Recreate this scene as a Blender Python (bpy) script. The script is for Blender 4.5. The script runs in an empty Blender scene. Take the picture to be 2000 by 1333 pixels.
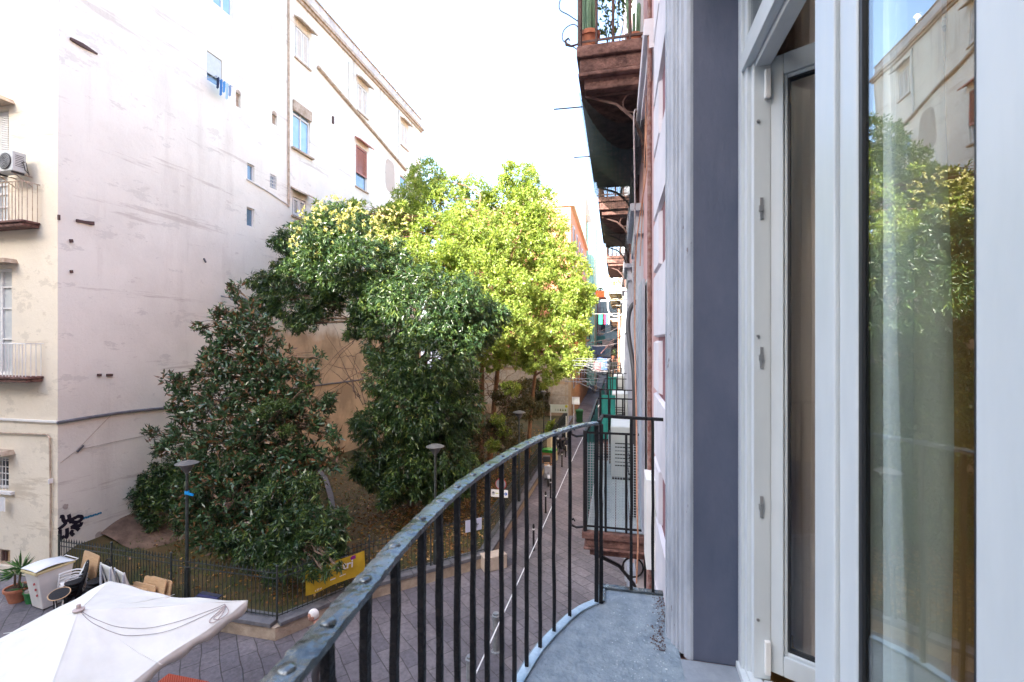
import bpy, bmesh, math, random
import numpy as np
from mathutils import Vector, Matrix
R = math.radians
random.seed(7); RNG = np.random.default_rng(11)
SC = bpy.context.scene
COL = SC.collection

# ---------------------------------------------------------------- camera, sky, sun, exposure
YAW = R(12.83); FPX = 900.0; CAMZ = 7.0
cd = bpy.data.cameras.new('camera'); cam = bpy.data.objects.new('camera', cd); COL.objects.link(cam)
cam.location = (0, 0, CAMZ); cam.rotation_euler = (R(90), 0, YAW)
cd.sensor_width = 36; cd.lens = FPX/2000*36; cd.clip_start = .05; cd.clip_end = 2000
cd.dof.use_dof = True; cd.dof.focus_distance = 6.0; cd.dof.aperture_fstop = 5.0
SC.camera = cam
SUN_H = Vector((.42, .9075)); SUN_EL = R(31)
w = bpy.data.worlds.new('World'); SC.world = w; w.use_nodes = True
nt = w.node_tree; nt.nodes.clear()
sky = nt.nodes.new('ShaderNodeTexSky'); sky.sky_type = 'NISHITA'; sky.sun_disc = False
sky.sun_elevation = SUN_EL; sky.sun_rotation = math.atan2(-SUN_H.x, -SUN_H.y)
sky.air_density = 1.0; sky.dust_density = 3.0; sky.ozone_density = 1.0
bg = nt.nodes.new('ShaderNodeBackground'); bg.inputs[1].default_value = .15
wo = nt.nodes.new('ShaderNodeOutputWorld')
nt.links.new(sky.outputs[0], bg.inputs[0]); nt.links.new(bg.outputs[0], wo.inputs[0])
sd = bpy.data.lights.new('sun', 'SUN'); sd.energy = 4.2; sd.angle = R(.5); sd.color = (1, .93, .82)
sun = bpy.data.objects.new('sun', sd); COL.objects.link(sun)
_d = Vector((SUN_H.x*math.cos(SUN_EL), SUN_H.y*math.cos(SUN_EL), -math.sin(SUN_EL)))
sun.rotation_euler = _d.to_track_quat('-Z', 'Y').to_euler(); sun.location = (-30, -40, 60)
SC.view_settings.view_transform = 'Standard'; SC.view_settings.look = 'None'
SC.view_settings.exposure = 2.85; SC.view_settings.gamma = 1; SC.view_settings.use_curve_mapping = False

# ---------------------------------------------------------------- pixel -> world rays (photo pixels, 2000 x 1333)
CY, SY = math.cos(YAW), math.sin(YAW)
def ray(u, v):
    return (-FPX*SY + (u-1000)*CY, FPX*CY + (u-1000)*SY, -(v-666.5))
def at_y(u, v, Y):
    a, b, c = ray(u, v); s = Y/b; return Vector((a*s, Y, CAMZ+c*s))
def at_x(u, v, X):
    a, b, c = ray(u, v); s = X/a; return Vector((X, b*s, CAMZ+c*s))
def at_z(u, v, z):
    a, b, c = ray(u, v); s = (z-CAMZ)/c; return Vector((a*s, b*s, z))

# ---------------------------------------------------------------- mesh builder
class MB:
    def __init__(s): s.v = []; s.f = []
    def add(s, vs, fs):
        o = len(s.v); s.v += [tuple(p) for p in vs]; s.f += [tuple(i+o for i in f) for f in fs]; return s
    def box(s, lo, hi):
        x0, y0, z0 = lo; x1, y1, z1 = hi
        return s.add([(x0,y0,z0),(x1,y0,z0),(x1,y1,z0),(x0,y1,z0),(x0,y0,z1),(x1,y0,z1),(x1,y1,z1),(x0,y1,z1)],
                     [(0,3,2,1),(4,5,6,7),(0,1,5,4),(1,2,6,5),(2,3,7,6),(3,0,4,7)])
    def obox(s, c, size, rz=0, rx=0, ry=0):
        m = Matrix.Translation(c) @ Matrix.Rotation(rz, 4, 'Z') @ Matrix.Rotation(ry, 4, 'Y') @ Matrix.Rotation(rx, 4, 'X')
        b = MB().box((-size[0]/2, -size[1]/2, -size[2]/2), (size[0]/2, size[1]/2, size[2]/2))
        return s.add([m @ Vector(p) for p in b.v], b.f)
    def xform(s, m):
        s.v = [tuple(m @ Vector(p)) for p in s.v]; return s
    def merge(s, o): return s.add(o.v, o.f)
    def tube(s, pts, r, n=8, closed=False, flat=None):
        pts = [Vector(p) for p in pts]; N = len(pts)
        rr = r if isinstance(r, (list, tuple)) else [r]*N
        vs = []; up = None
        for i, p in enumerate(pts):
            a = pts[(i-1) % N] if (i > 0 or closed) else p
            b = pts[(i+1) % N] if (i < N-1 or closed) else p
            t = (b-a).normalized() if (b-a).length > 1e-9 else Vector((0,0,1))
            if up is None:
                up = Vector((0,0,1)) if abs(t.z) < .9 else Vector((1,0,0))
            x = up - t*up.dot(t)
            if x.length < 1e-6: x = t.orthogonal()
            x.normalize(); up = x; y = t.cross(x)
            for k in range(n):
                an = 2*math.pi*k/n + (math.pi/4 if n == 4 else 0)
                vs.append(p + x*math.cos(an)*rr[i]*(flat or 1) + y*math.sin(an)*rr[i])
        fs = []
        for i in range(N if closed else N-1):
            j = (i+1) % N
            for k in range(n):
                l = (k+1) % n
                fs.append((i*n+k, i*n+l, j*n+l, j*n+k))
        if not closed:
            fs.append(tuple(range(n-1, -1, -1))); fs.append(tuple((N-1)*n+k for k in range(n)))
        return s.add(vs, fs)
    def lathe(s, prof, c=(0,0,0), n=20):
        vs = []; fs = []; c = Vector(c)
        for r, z in prof:
            for k in range(n):
                a = 2*math.pi*k/n; vs.append((c.x+r*math.cos(a), c.y+r*math.sin(a), c.z+z))
        for i in range(len(prof)-1):
            for k in range(n):
                l = (k+1) % n; fs.append((i*n+k, i*n+l, (i+1)*n+l, (i+1)*n+k))
        if prof[0][0] > 1e-4: fs.append(tuple(range(n-1, -1, -1)))
        if prof[-1][0] > 1e-4: fs.append(tuple((len(prof)-1)*n+k for k in range(n)))
        return s.add(vs, fs)
    def prism(s, poly, a0, a1, axis='z'):
        n = len(poly)
        def P(p, a):
            return {'z': (p[0], p[1], a), 'x': (a, p[0], p[1]), 'y': (p[0], a, p[1])}[axis]
        vs = [P(p, a0) for p in poly] + [P(p, a1) for p in poly]
        fs = [(i, (i+1) % n, n+(i+1) % n, n+i) for i in range(n)] + [tuple(range(n-1, -1, -1)), tuple(range(n, 2*n))]
        return s.add(vs, fs)
    def sphere(s, c, r, n=12, m=8):
        if not isinstance(r, (tuple, list)): r = (r, r, r)
        vs = []; fs = []
        for i in range(1, m):
            a = math.pi*i/m
            for k in range(n):
                b = 2*math.pi*k/n
                vs.append((c[0]+r[0]*math.sin(a)*math.cos(b), c[1]+r[1]*math.sin(a)*math.sin(b), c[2]-r[2]*math.cos(a)))
        for i in range(m-2):
            for k in range(n):
                l = (k+1) % n; fs.append((i*n+k, i*n+l, (i+1)*n+l, (i+1)*n+k))
        b0 = len(vs); vs += [(c[0], c[1], c[2]-r[2]), (c[0], c[1], c[2]+r[2])]
        for k in range(n):
            l = (k+1) % n; fs.append((b0, l, k)); fs.append((b0+1, (m-2)*n+k, (m-2)*n+l))
        return s.add(vs, fs)
    def grid(s, fn, nu, nv):
        vs = [fn(i/nu, j/nv) for j in range(nv+1) for i in range(nu+1)]
        fs = [(j*(nu+1)+i, j*(nu+1)+i+1, (j+1)*(nu+1)+i+1, (j+1)*(nu+1)+i) for j in range(nv) for i in range(nu)]
        return s.add(vs, fs)
    def build(s, name, mat, parent=None, smooth=False, bevel=0, solid=0, sub=0):
        org = Vector(ROOT.get(root_of(parent).name, (0,0,0))) if parent else None
        if parent is None:
            a = np.array(s.v); org = Vector(((a[:,0].min()+a[:,0].max())/2, (a[:,1].min()+a[:,1].max())/2, a[:,2].min()))
        me = bpy.data.meshes.new(name); me.from_pydata([tuple(Vector(p)-org) for p in s.v], [], s.f); me.update()
        bm = bmesh.new(); bm.from_mesh(me); bmesh.ops.recalc_face_normals(bm, faces=bm.faces); bm.to_mesh(me); bm.free()
        if smooth:
            me.polygons.foreach_set('use_smooth', [True]*len(me.polygons)); me.set_sharp_from_angle(angle=R(40))
        me.materials.append(mat)
        o = bpy.data.objects.new(name, me); COL.objects.link(o)
        if parent: o.parent = parent
        else: o.location = org; ROOT[o.name] = tuple(org)
        if solid:
            m = o.modifiers.new('solid', 'SOLIDIFY'); m.thickness = solid; m.offset = 0
        if bevel:
            m = o.modifiers.new('bevel', 'BEVEL'); m.width = bevel; m.segments = 2; m.limit_method = 'ANGLE'; m.angle_limit = R(35)
        if sub:
            m = o.modifiers.new('sub', 'SUBSURF'); m.levels = sub; m.render_levels = sub
        return o
ROOT = {}
def root_of(o):
    while o.parent: o = o.parent
    return o
def tag(o, label, cat, group=None):
    o['label'] = label; o['category'] = cat
    if group: o['group'] = group
    return o
def st(o, kind='structure'): o['kind'] = kind; return o
def T(name, label, cat, loc=(0,0,0), group=None):
    o = bpy.data.objects.new(name, None); COL.objects.link(o); o.location = loc; ROOT[o.name] = tuple(loc)
    o.empty_display_size = .2
    return tag(o, label, cat, group)
def dup(o, loc=None, rz=None, label=None, parent=None):
    c = o.copy(); COL.objects.link(c)
    if parent: c.parent = parent
    for ch in list(o.children): dup(ch, parent=c)
    if loc is not None: c.location = loc
    if rz is not None: c.rotation_euler = (0, 0, rz)
    if label: c['label'] = label
    return c
def place(o, loc, rz=0): o.location = loc; o.rotation_euler = (0, 0, rz); return o

# ---------------------------------------------------------------- materials
def newmat(name):
    m = bpy.data.materials.new(name); m.use_nodes = True
    return m, m.node_tree, m.node_tree.nodes['Principled BSDF']
def M(name, c1, c2=None, scale=6., rough=.6, rough2=None, metal=0, bump=0, bscale=None, spec=.5, detail=6, stretch=(1,1,1), lo=.35, hi=.65, coat=0, chip=None):
    m, t, b = newmat(name); N = t.nodes; L = t.links
    b.inputs['Base Color'].default_value = (*c1, 1); b.inputs['Roughness'].default_value = rough
    b.inputs['Metallic'].default_value = metal; b.inputs['Specular IOR Level'].default_value = spec
    if coat: b.inputs['Coat Weight'].default_value = coat; b.inputs['Coat Roughness'].default_value = .1
    tc = N.new('ShaderNodeTexCoord'); mp = N.new('ShaderNodeMapping'); mp.inputs['Scale'].default_value = stretch
    L.new(tc.outputs['Object'], mp.inputs[0])
    if c2 or rough2 is not None:
        n = N.new('ShaderNodeTexNoise'); n.inputs['Scale'].default_value = scale; n.inputs['Detail'].default_value = detail
        n.inputs['Roughness'].default_value = .65
        L.new(mp.outputs[0], n.inputs[0])
        r = N.new('ShaderNodeValToRGB'); r.color_ramp.elements[0].position = lo; r.color_ramp.elements[1].position = hi
        r.color_ramp.elements[0].color = (*c1, 1); r.color_ramp.elements[1].color = (*(c2 or c1), 1)
        L.new(n.outputs[0], r.inputs[0]); L.new(r.outputs[0], b.inputs['Base Color'])
        if rough2 is not None:
            mr = N.new('ShaderNodeMapRange'); mr.inputs[1].default_value = .3; mr.inputs[2].default_value = .7
            mr.inputs[3].default_value = rough; mr.inputs[4].default_value = rough2
            L.new(n.outputs[0], mr.inputs[0]); L.new(mr.outputs[0], b.inputs['Roughness'])
    if chip:
        n4 = N.new('ShaderNodeTexNoise'); n4.inputs['Scale'].default_value = chip[2]; n4.inputs['Detail'].default_value = 9; n4.inputs['Roughness'].default_value = .7
        L.new(mp.outputs[0], n4.inputs[0]); q4 = N.new('ShaderNodeMapRange'); q4.inputs[1].default_value = chip[1]; q4.inputs[2].default_value = chip[1]+.012
        L.new(n4.outputs[0], q4.inputs[0]); x4 = N.new('ShaderNodeMix'); x4.data_type = 'RGBA'; L.new(q4.outputs[0], x4.inputs[0])
        x4.inputs[6].default_value = (*c1, 1); x4.inputs[7].default_value = (*chip[0], 1)
        if b.inputs['Base Color'].links: L.new(b.inputs['Base Color'].links[0].from_socket, x4.inputs[6])
        L.new(x4.outputs[2], b.inputs['Base Color'])
    if bump:
        n2 = N.new('ShaderNodeTexNoise'); n2.inputs['Scale'].default_value = bscale or scale*4; n2.inputs['Detail'].default_value = 5
        L.new(mp.outputs[0], n2.inputs[0])
        bp = N.new('ShaderNodeBump'); bp.inputs['Strength'].default_value = bump; bp.inputs['Distance'].default_value = .02
        L.new(n2.outputs[0], bp.inputs['Height']); L.new(bp.outputs[0], b.inputs['Normal'])
    return m
def leafmat(name, stops, back=None, rough=.42, trans=.25, spec=.5):
    m, t, b = newmat(name); N = t.nodes; L = t.links
    a = N.new('ShaderNodeAttribute'); a.attribute_name = 'rnd'
    r = N.new('ShaderNodeValToRGB'); e = r.color_ramp.elements
    e[0].position = stops[0][0]; e[0].color = (*stops[0][1], 1); e[1].position = stops[-1][0]; e[1].color = (*stops[-1][1], 1)
    for p, c in stops[1:-1]:
        q = e.new(p); q.color = (*c, 1)
    L.new(a.outputs['Fac'], r.inputs[0]); src = r.outputs[0]
    if back:
        g = N.new('ShaderNodeNewGeometry'); mx = N.new('ShaderNodeMix'); mx.data_type = 'RGBA'
        gt = N.new('ShaderNodeMath'); gt.operation = 'GREATER_THAN'; gt.inputs[1].default_value = .58; L.new(a.outputs['Fac'], gt.inputs[0])
        ml = N.new('ShaderNodeMath'); ml.operation = 'MULTIPLY'; L.new(g.outputs['Backfacing'], ml.inputs[0]); L.new(gt.outputs[0], ml.inputs[1]); L.new(ml.outputs[0], mx.inputs[0]); L.new(src, mx.inputs[6]); mx.inputs[7].default_value = (*back, 1); src = mx.outputs[2]
    L.new(src, b.inputs['Base Color']); b.inputs['Roughness'].default_value = rough; b.inputs['Specular IOR Level'].default_value = spec
    tr = N.new('ShaderNodeBsdfTranslucent'); gm = N.new('ShaderNodeMix'); gm.data_type = 'RGBA'; gm.blend_type = 'MULTIPLY'
    gm.inputs[0].default_value = 1; gm.inputs[7].default_value = (1.5, 1.5, .6, 1); L.new(src, gm.inputs[6]); L.new(gm.outputs[2], tr.inputs[0])
    ms = N.new('ShaderNodeMixShader'); ms.inputs[0].default_value = trans
    L.new(b.outputs[0], ms.inputs[1]); L.new(tr.outputs[0], ms.inputs[2]); L.new(ms.outputs[0], N['Material Output'].inputs[0])
    return m
def glassmat(name, tint=(.8,.9,.87), ior=2.2, rough=0.0):
    m = bpy.data.materials.new(name); m.use_nodes = True; t = m.node_tree; N = t.nodes; L = t.links; N.clear()
    o = N.new('ShaderNodeOutputMaterial'); tr = N.new('ShaderNodeBsdfTransparent'); tr.inputs[0].default_value = (*tint, 1)
    gl = N.new('ShaderNodeBsdfGlossy'); gl.inputs['Roughness'].default_value = rough; gl.inputs[0].default_value = (1,1,1,1)
    fr = N.new('ShaderNodeFresnel'); gb = N.new('ShaderNodeNewGeometry'); ex = N.new('ShaderNodeMapRange'); ex.inputs[3].default_value = ior; ex.inputs[4].default_value = 1/ior
    L.new(gb.outputs['Backfacing'], ex.inputs[0]); L.new(ex.outputs[0], fr.inputs[0]); mx = N.new('ShaderNodeMixShader')
    n = N.new('ShaderNodeTexNoise'); n.inputs['Scale'].default_value = 3; bp = N.new('ShaderNodeBump'); bp.inputs['Strength'].default_value = .012; bp.inputs['Distance'].default_value = .05
    tc = N.new('ShaderNodeTexCoord'); L.new(tc.outputs['Object'], n.inputs[0]); L.new(n.outputs[0], bp.inputs['Height']); L.new(bp.outputs[0], gl.inputs['Normal'])
    L.new(fr.outputs[0], mx.inputs[0]); L.new(tr.outputs[0], mx.inputs[1]); L.new(gl.outputs[0], mx.inputs[2]); L.new(mx.outputs[0], o.inputs[0])
    return m
def netmat(name, col, pitch=60., thick=.3, line=None):
    m = bpy.data.materials.new(name); m.use_nodes = True; t = m.node_tree; N = t.nodes; L = t.links
    b = N['Principled BSDF']; b.inputs['Base Color'].default_value = (*col, 1); b.inputs['Roughness'].default_value = .7
    tc = N.new('ShaderNodeTexCoord'); sp = N.new('ShaderNodeSeparateXYZ'); L.new(tc.outputs['Object'], sp.inputs[0])
    outs = []
    for k in range(3):
        a = N.new('ShaderNodeMath'); a.operation = 'MULTIPLY'; a.inputs[1].default_value = pitch; L.new(sp.outputs[k], a.inputs[0])
        f = N.new('ShaderNodeMath'); f.operation = 'FRACT'; L.new(a.outputs[0], f.inputs[0])
        g = N.new('ShaderNodeMath'); g.operation = 'LESS_THAN'; g.inputs[1].default_value = thick; L.new(f.outputs[0], g.inputs[0]); outs.append(g)
    return m, N, L, outs, b
def net(name, col, pitch, thick, axes=(0, 2)):
    m, N, L, outs, b = netmat(name, col, pitch, thick)
    mx = N.new('ShaderNodeMath'); mx.operation = 'MAXIMUM'; L.new(outs[axes[0]].outputs[0], mx.inputs[0]); L.new(outs[axes[1]].outputs[0], mx.inputs[1])
    tr = N.new('ShaderNodeBsdfTransparent'); ms = N.new('ShaderNodeMixShader')
    L.new(mx.outputs[0], ms.inputs[0]); L.new(tr.outputs[0], ms.inputs[1]); L.new(b.outputs[0], ms.inputs[2]); L.new(ms.outputs[0], N['Material Output'].inputs[0])
    return m
def plaster(name, base, dirt, streak, tan=None, scale=.35, drip=None):
    """large-scale mottled plaster with vertical streaks; 'tan' = (colour, y0, z1) a repainted lower field"""
    m, t, b = newmat(name); N = t.nodes; L = t.links; b.inputs['Roughness'].default_value = .9; b.inputs['Specular IOR Level'].default_value = .2
    g = N.new('ShaderNodeNewGeometry')
    def noise(sc, detail=8, st=(1,1,1), rough=.6):
        mp = N.new('ShaderNodeMapping'); mp.inputs['Scale'].default_value = st; L.new(g.outputs['Position'], mp.inputs[0])
        n = N.new('ShaderNodeTexNoise'); n.inputs['Scale'].default_value = sc; n.inputs['Detail'].default_value = detail; n.inputs['Roughness'].default_value = rough
        L.new(mp.outputs[0], n.inputs[0]); return n.outputs[0]
    def ramp(src, a, c):
        r = N.new('ShaderNodeMapRange'); r.inputs[1].default_value = a; r.inputs[2].default_value = c; L.new(src, r.inputs[0]); return r.outputs[0]
    def mix(f, a, c, k=1.):
        mx = N.new('ShaderNodeMix'); mx.data_type = 'RGBA'
        mm = N.new('ShaderNodeMath'); mm.operation = 'MULTIPLY'; mm.inputs[1].default_value = k; L.new(f, mm.inputs[0]); L.new(mm.outputs[0], mx.inputs[0])
        for s, i in ((a, 6), (c, 7)):
            if isinstance(s, tuple): mx.inputs[i].default_value = (*s, 1)
            else: L.new(s, mx.inputs[i])
        return mx.outputs[2]
    c = mix(ramp(noise(scale), .42, .62), base, dirt, .7)
    c = mix(ramp(noise(.9, 10, (1, 1, .12), .7), .56, .72), c, streak, .24)
    c = mix(ramp(noise(.5, 10, (.5, .25, 3.2), .7), .57, .62), c, streak, .42)
    c = mix(ramp(noise(7, 6), .6, .75), c, dirt, .35)
    c = mix(ramp(noise(1.1, 14, (1, .6, 1.6), .72), .585, .60), c, tuple(x*.9 for x in dirt), .62)
    c = mix(ramp(noise(2.3, 14, (1, .5, 1.2), .75), .63, .645), c, streak, .28)
    c = mix(ramp(noise(30, 4), .55, .8), c, streak, .18)
    if drip:
        s0 = N.new('ShaderNodeSeparateXYZ'); L.new(g.outputs['Position'], s0.inputs[0])
        dm = ramp(s0.outputs[2], drip-4.5, drip); dn = ramp(noise(2.2, 10, (1, 1, .05), .75), .50, .66)
        mm = N.new('ShaderNodeMath'); mm.operation = 'MULTIPLY'; L.new(dm, mm.inputs[0]); L.new(dn, mm.inputs[1]); c = mix(mm.outputs[0], c, (.16,.14,.13), .75)
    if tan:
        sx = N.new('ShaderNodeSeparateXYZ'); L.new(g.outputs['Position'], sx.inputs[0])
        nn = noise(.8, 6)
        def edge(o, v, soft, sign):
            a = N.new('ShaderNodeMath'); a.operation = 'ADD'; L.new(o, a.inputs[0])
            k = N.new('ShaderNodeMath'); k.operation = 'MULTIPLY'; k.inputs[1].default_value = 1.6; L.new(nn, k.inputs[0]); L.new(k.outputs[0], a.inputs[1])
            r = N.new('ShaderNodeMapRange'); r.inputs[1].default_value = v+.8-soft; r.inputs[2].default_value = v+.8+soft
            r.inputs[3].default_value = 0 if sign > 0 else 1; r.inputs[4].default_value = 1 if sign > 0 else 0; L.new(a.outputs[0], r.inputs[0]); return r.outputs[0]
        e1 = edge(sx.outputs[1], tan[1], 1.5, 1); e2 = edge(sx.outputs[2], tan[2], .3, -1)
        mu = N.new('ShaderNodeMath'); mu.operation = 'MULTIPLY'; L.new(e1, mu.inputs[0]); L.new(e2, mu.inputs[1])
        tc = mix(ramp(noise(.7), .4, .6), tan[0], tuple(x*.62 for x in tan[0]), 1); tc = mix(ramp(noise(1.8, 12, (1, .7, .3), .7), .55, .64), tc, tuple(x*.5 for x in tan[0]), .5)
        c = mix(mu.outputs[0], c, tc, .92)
    L.new(c, b.inputs['Base Color'])
    bp = N.new('ShaderNodeBump'); bp.inputs['Strength'].default_value = .55; bp.inputs['Distance'].default_value = .03
    L.new(noise(6, 12, (1,1,1), .75), bp.inputs['Height']); L.new(bp.outputs[0], b.inputs['Normal'])
    return m
def paving(name):
    m, t, b = newmat(name); N = t.nodes; L = t.links
    tc = N.new('ShaderNodeNewGeometry'); mp = N.new('ShaderNodeMapping'); mp.inputs['Rotation'].default_value = (0, 0, R(42))
    nz = N.new('ShaderNodeTexNoise'); nz.inputs['Scale'].default_value = .8; nz.inputs['Detail'].default_value = 2
    L.new(tc.outputs['Position'], nz.inputs[0])
    ad = N.new('ShaderNodeVectorMath'); ad.operation = 'MULTIPLY_ADD'; ad.inputs[1].default_value = (.18, .18, 0); L.new(nz.outputs['Color'], ad.inputs[0]); L.new(tc.outputs['Position'], ad.inputs[2])
    L.new(ad.outputs[0], mp.inputs[0])
    br = N.new('ShaderNodeTexBrick'); br.inputs['Scale'].default_value = 1; br.inputs['Brick Width'].default_value = .62; br.inputs['Row Height'].default_value = .36
    br.inputs['Mortar Size'].default_value = .012; br.inputs['Mortar Smooth'].default_value = .4; br.inputs['Bias'].default_value = 0
    br.inputs['Color1'].default_value = (.105, .098, .112, 1); br.inputs['Color2'].default_value = (.165, .150, .158, 1); br.inputs['Mortar'].default_value = (.06, .055, .055, 1)
    L.new(mp.outputs[0], br.inputs[0])
    n = N.new('ShaderNodeTexNoise'); n.inputs['Scale'].default_value = 9; n.inputs['Detail'].default_value = 8; n.inputs['Roughness'].default_value = .75; L.new(tc.outputs['Position'], n.inputs[0])
    r = N.new('ShaderNodeMapRange'); r.inputs[1].default_value = .3; r.inputs[2].default_value = .7; r.inputs[3].default_value = .6; r.inputs[4].default_value = 1.45; L.new(n.outputs[0], r.inputs[0])
    n3 = N.new('ShaderNodeTexNoise'); n3.inputs['Scale'].default_value = .5; n3.inputs['Detail'].default_value = 4; L.new(tc.outputs['Position'], n3.inputs[0])
    r3 = N.new('ShaderNodeMapRange'); r3.inputs[1].default_value = .35; r3.inputs[2].default_value = .65; r3.inputs[3].default_value = .75; r3.inputs[4].default_value = 1.2; L.new(n3.outputs[0], r3.inputs[0])
    mu = N.new('ShaderNodeMath'); mu.operation = 'MULTIPLY'; L.new(r.outputs[0], mu.inputs[0]); L.new(r3.outputs[0], mu.inputs[1])
    hs = N.new('ShaderNodeVectorMath'); hs.operation = 'SCALE'; L.new(br.outputs['Color'], hs.inputs[0]); L.new(mu.outputs[0], hs.inputs['Scale'])
    L.new(hs.outputs[0], b.inputs['Base Color']); b.inputs['Roughness'].default_value = .62
    s = N.new('ShaderNodeMath'); s.operation = 'MULTIPLY_ADD'; s.inputs[1].default_value = -1.0; L.new(br.outputs['Fac'], s.inputs[0])
    k = N.new('ShaderNodeMath'); k.operation = 'MULTIPLY'; k.inputs[1].default_value = .8; L.new(n.outputs[0], k.inputs[0]); L.new(k.outputs[0], s.inputs[2])
    bp = N.new('ShaderNodeBump'); bp.inputs['Strength'].default_value = .6; bp.inputs['Distance'].default_value = .02; L.new(s.outputs[0], bp.inputs['Height']); L.new(bp.outputs[0], b.inputs['Normal'])
    return m

m_black = M('black_painted_iron', (.004,.004,.005), (.011,.011,.014), 30, .42, .65, spec=.35, bump=.5, bscale=60)
m_iron = M('fence_iron', (.02,.027,.027), (.045,.055,.05), 12, .5, bump=.2)
m_rail = M('worn_rail_paint', (.065,.078,.082), (.18,.20,.205), 10, .12, .34, metal=.65, bump=.5, bscale=22, spec=.8)
m_rust = M('rusty_iron', (.05,.024,.020), (.11,.055,.045), 14, .7, bump=.4)
m_ruststone = M('rusty_weathered_slab', (.070,.034,.029), (.21,.115,.095), 9, .9, bump=1., bscale=22)
m_slabconc = M('speckled_balcony_concrete', (.16,.205,.245), (.27,.325,.365), 11, .75, .95, bump=.6, bscale=55, chip=((.42,.47,.52), .66, 60))
m_whiteframe = M('white_lacquer_frame', (.52,.575,.605), (.60,.65,.675), 5, .28, .45, bump=.05, bscale=10, stretch=(1,1,.2), chip=((.33,.35,.36), .715, 12))
m_gasket = M('dark_gasket', (.015,.018,.022), rough=.5)
m_surround = M('grey_white_moulding_paint', (.27,.305,.365), (.42,.455,.52), 6, .55, bump=.4, bscale=14, stretch=(1,1,.35), chip=((.17,.16,.17), .665, 9))
m_reveal = M('mauve_grey_reveal_paint', (.066,.084,.135), (.104,.117,.175), 2.6, .6, .75, bump=.25, bscale=26, stretch=(1,1,.5), chip=((.16,.17,.22), .70, 7))
m_quoin = M('pale_lilac_stucco', (.60,.58,.63), (.70,.67,.71), 3, .85, bump=.25, bscale=18)
m_pink = M('dusty_pink_plaster', (.47,.27,.26), (.58,.37,.36), 2, .9, bump=.25)
m_maroon = M('maroon_plaster', (.20,.085,.10), (.27,.12,.135), 5, .85, bump=.3)
m_white = M('white_plastic', (.74,.74,.72), (.80,.80,.78), 4, .4)
m_acwhite = M('air_unit_white', (.46,.49,.49), (.54,.57,.56), 5, .45)
m_darkgrey = M('dark_grey_plastic', (.03,.03,.033), rough=.5)
m_wood = M('pale_wood', (.46,.29,.15), (.58,.39,.22), 6, .5, stretch=(1,8,8), bump=.1)
m_terra = M('terracotta', (.38,.13,.07), (.50,.20,.11), 7, .8, bump=.15)
m_greenpl = M('green_plastic', (.02,.14,.035), (.03,.19,.05), 4, .4)
m_soil = M('soil', (.03,.02,.014), (.07,.045,.03), 20, .95, bump=.5)
m_canvas = M('white_canvas', (.59,.60,.56), (.69,.705,.665), 1.1, .85, bump=.5, bscale=4)
m_cord = M('tan_cord', (.36,.17,.10), (.48,.26,.17), 20, .8)
m_greycord = M('grey_cord', (.25,.22,.23), rough=.8)
m_whitecord = M('white_cord', (.78,.78,.76), rough=.6)
m_bark = M('grey_brown_bark', (.075,.05,.032), (.17,.115,.075), 14, .9, bump=.8, bscale=22, stretch=(1,1,.3))
m_barkred = M('reddish_bark', (.13,.065,.035), (.26,.14,.08), 12, .85, bump=.6, bscale=20, stretch=(1,1,.3))
m_steel = M('brushed_steel', (.32,.33,.35), (.40,.41,.42), 12, .35, metal=.8)
m_chrome = M('chrome', (.6,.6,.62), rough=.15, metal=1)
m_red = M('red_paint', (.45,.02,.02), rough=.35)
m_skin = M('skin', (.46,.22,.16), (.56,.30,.22), 14, .5)
m_navy = M('navy_cloth', (.015,.018,.06), (.03,.035,.10), 40, .9, bump=.2)
m_trouser = M('grey_cloth', (.07,.07,.075), rough=.9)
m_hair = M('white_hair', (.70,.70,.68), (.82,.82,.80), 60, .7, bump=.5)
m_stonecap = M('dark_basalt_cap', (.09,.095,.105), (.16,.16,.17), 6, .7, bump=.4)
m_tuff = M('rough_tuff_wall', (.30,.24,.18), (.46,.38,.29), 4, .95, bump=.8)
m_winglass = M('blue_reflecting_window_glass', (.10,.17,.25), (.16,.25,.34), 1.5, .08, spec=1.0)
m_winblue = M('light_blue_window_glass', (.20,.36,.52), (.30,.45,.60), 1.2, .12, spec=1.0)
m_darkglass = M('dark_window_glass', (.02,.025,.03), rough=.06, spec=1.)
m_shutterwhite = M('white_shutter', (.62,.62,.60), (.72,.71,.69), 3, .7)
m_shutterred = M('brick_red_shutter', (.38,.16,.13), (.46,.21,.17), 5, .7)
m_hood = M('weathered_hood', (.30,.22,.15), (.52,.42,.33), 5, .9, bump=.4)
m_glass = glassmat('double_glazing', (.93,.975,.955), 2.15)
m_glassb = glassmat('door_leaf_glass', (.88,.90,.90), 1.6)
m_net = net('dark_shade_net', (.006,.014,.020), 90, .30, (0, 1))
m_greennet = M('teal_shade_cloth', (.01,.16,.14), (.015,.24,.20), 3, .8)
m_whitenet = net('pale_wire_mesh', (.42,.48,.50), 38, .16, (0, 2))
# ================================================================ ground
m_pave = paving('basalt_paving')
g = MB().grid(lambda u, v: (-300+600*u, -250+700*v, 0), 8, 8).build('ground', m_pave); st(g)
ZF = 5.52                                   # our balcony floor

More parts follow.
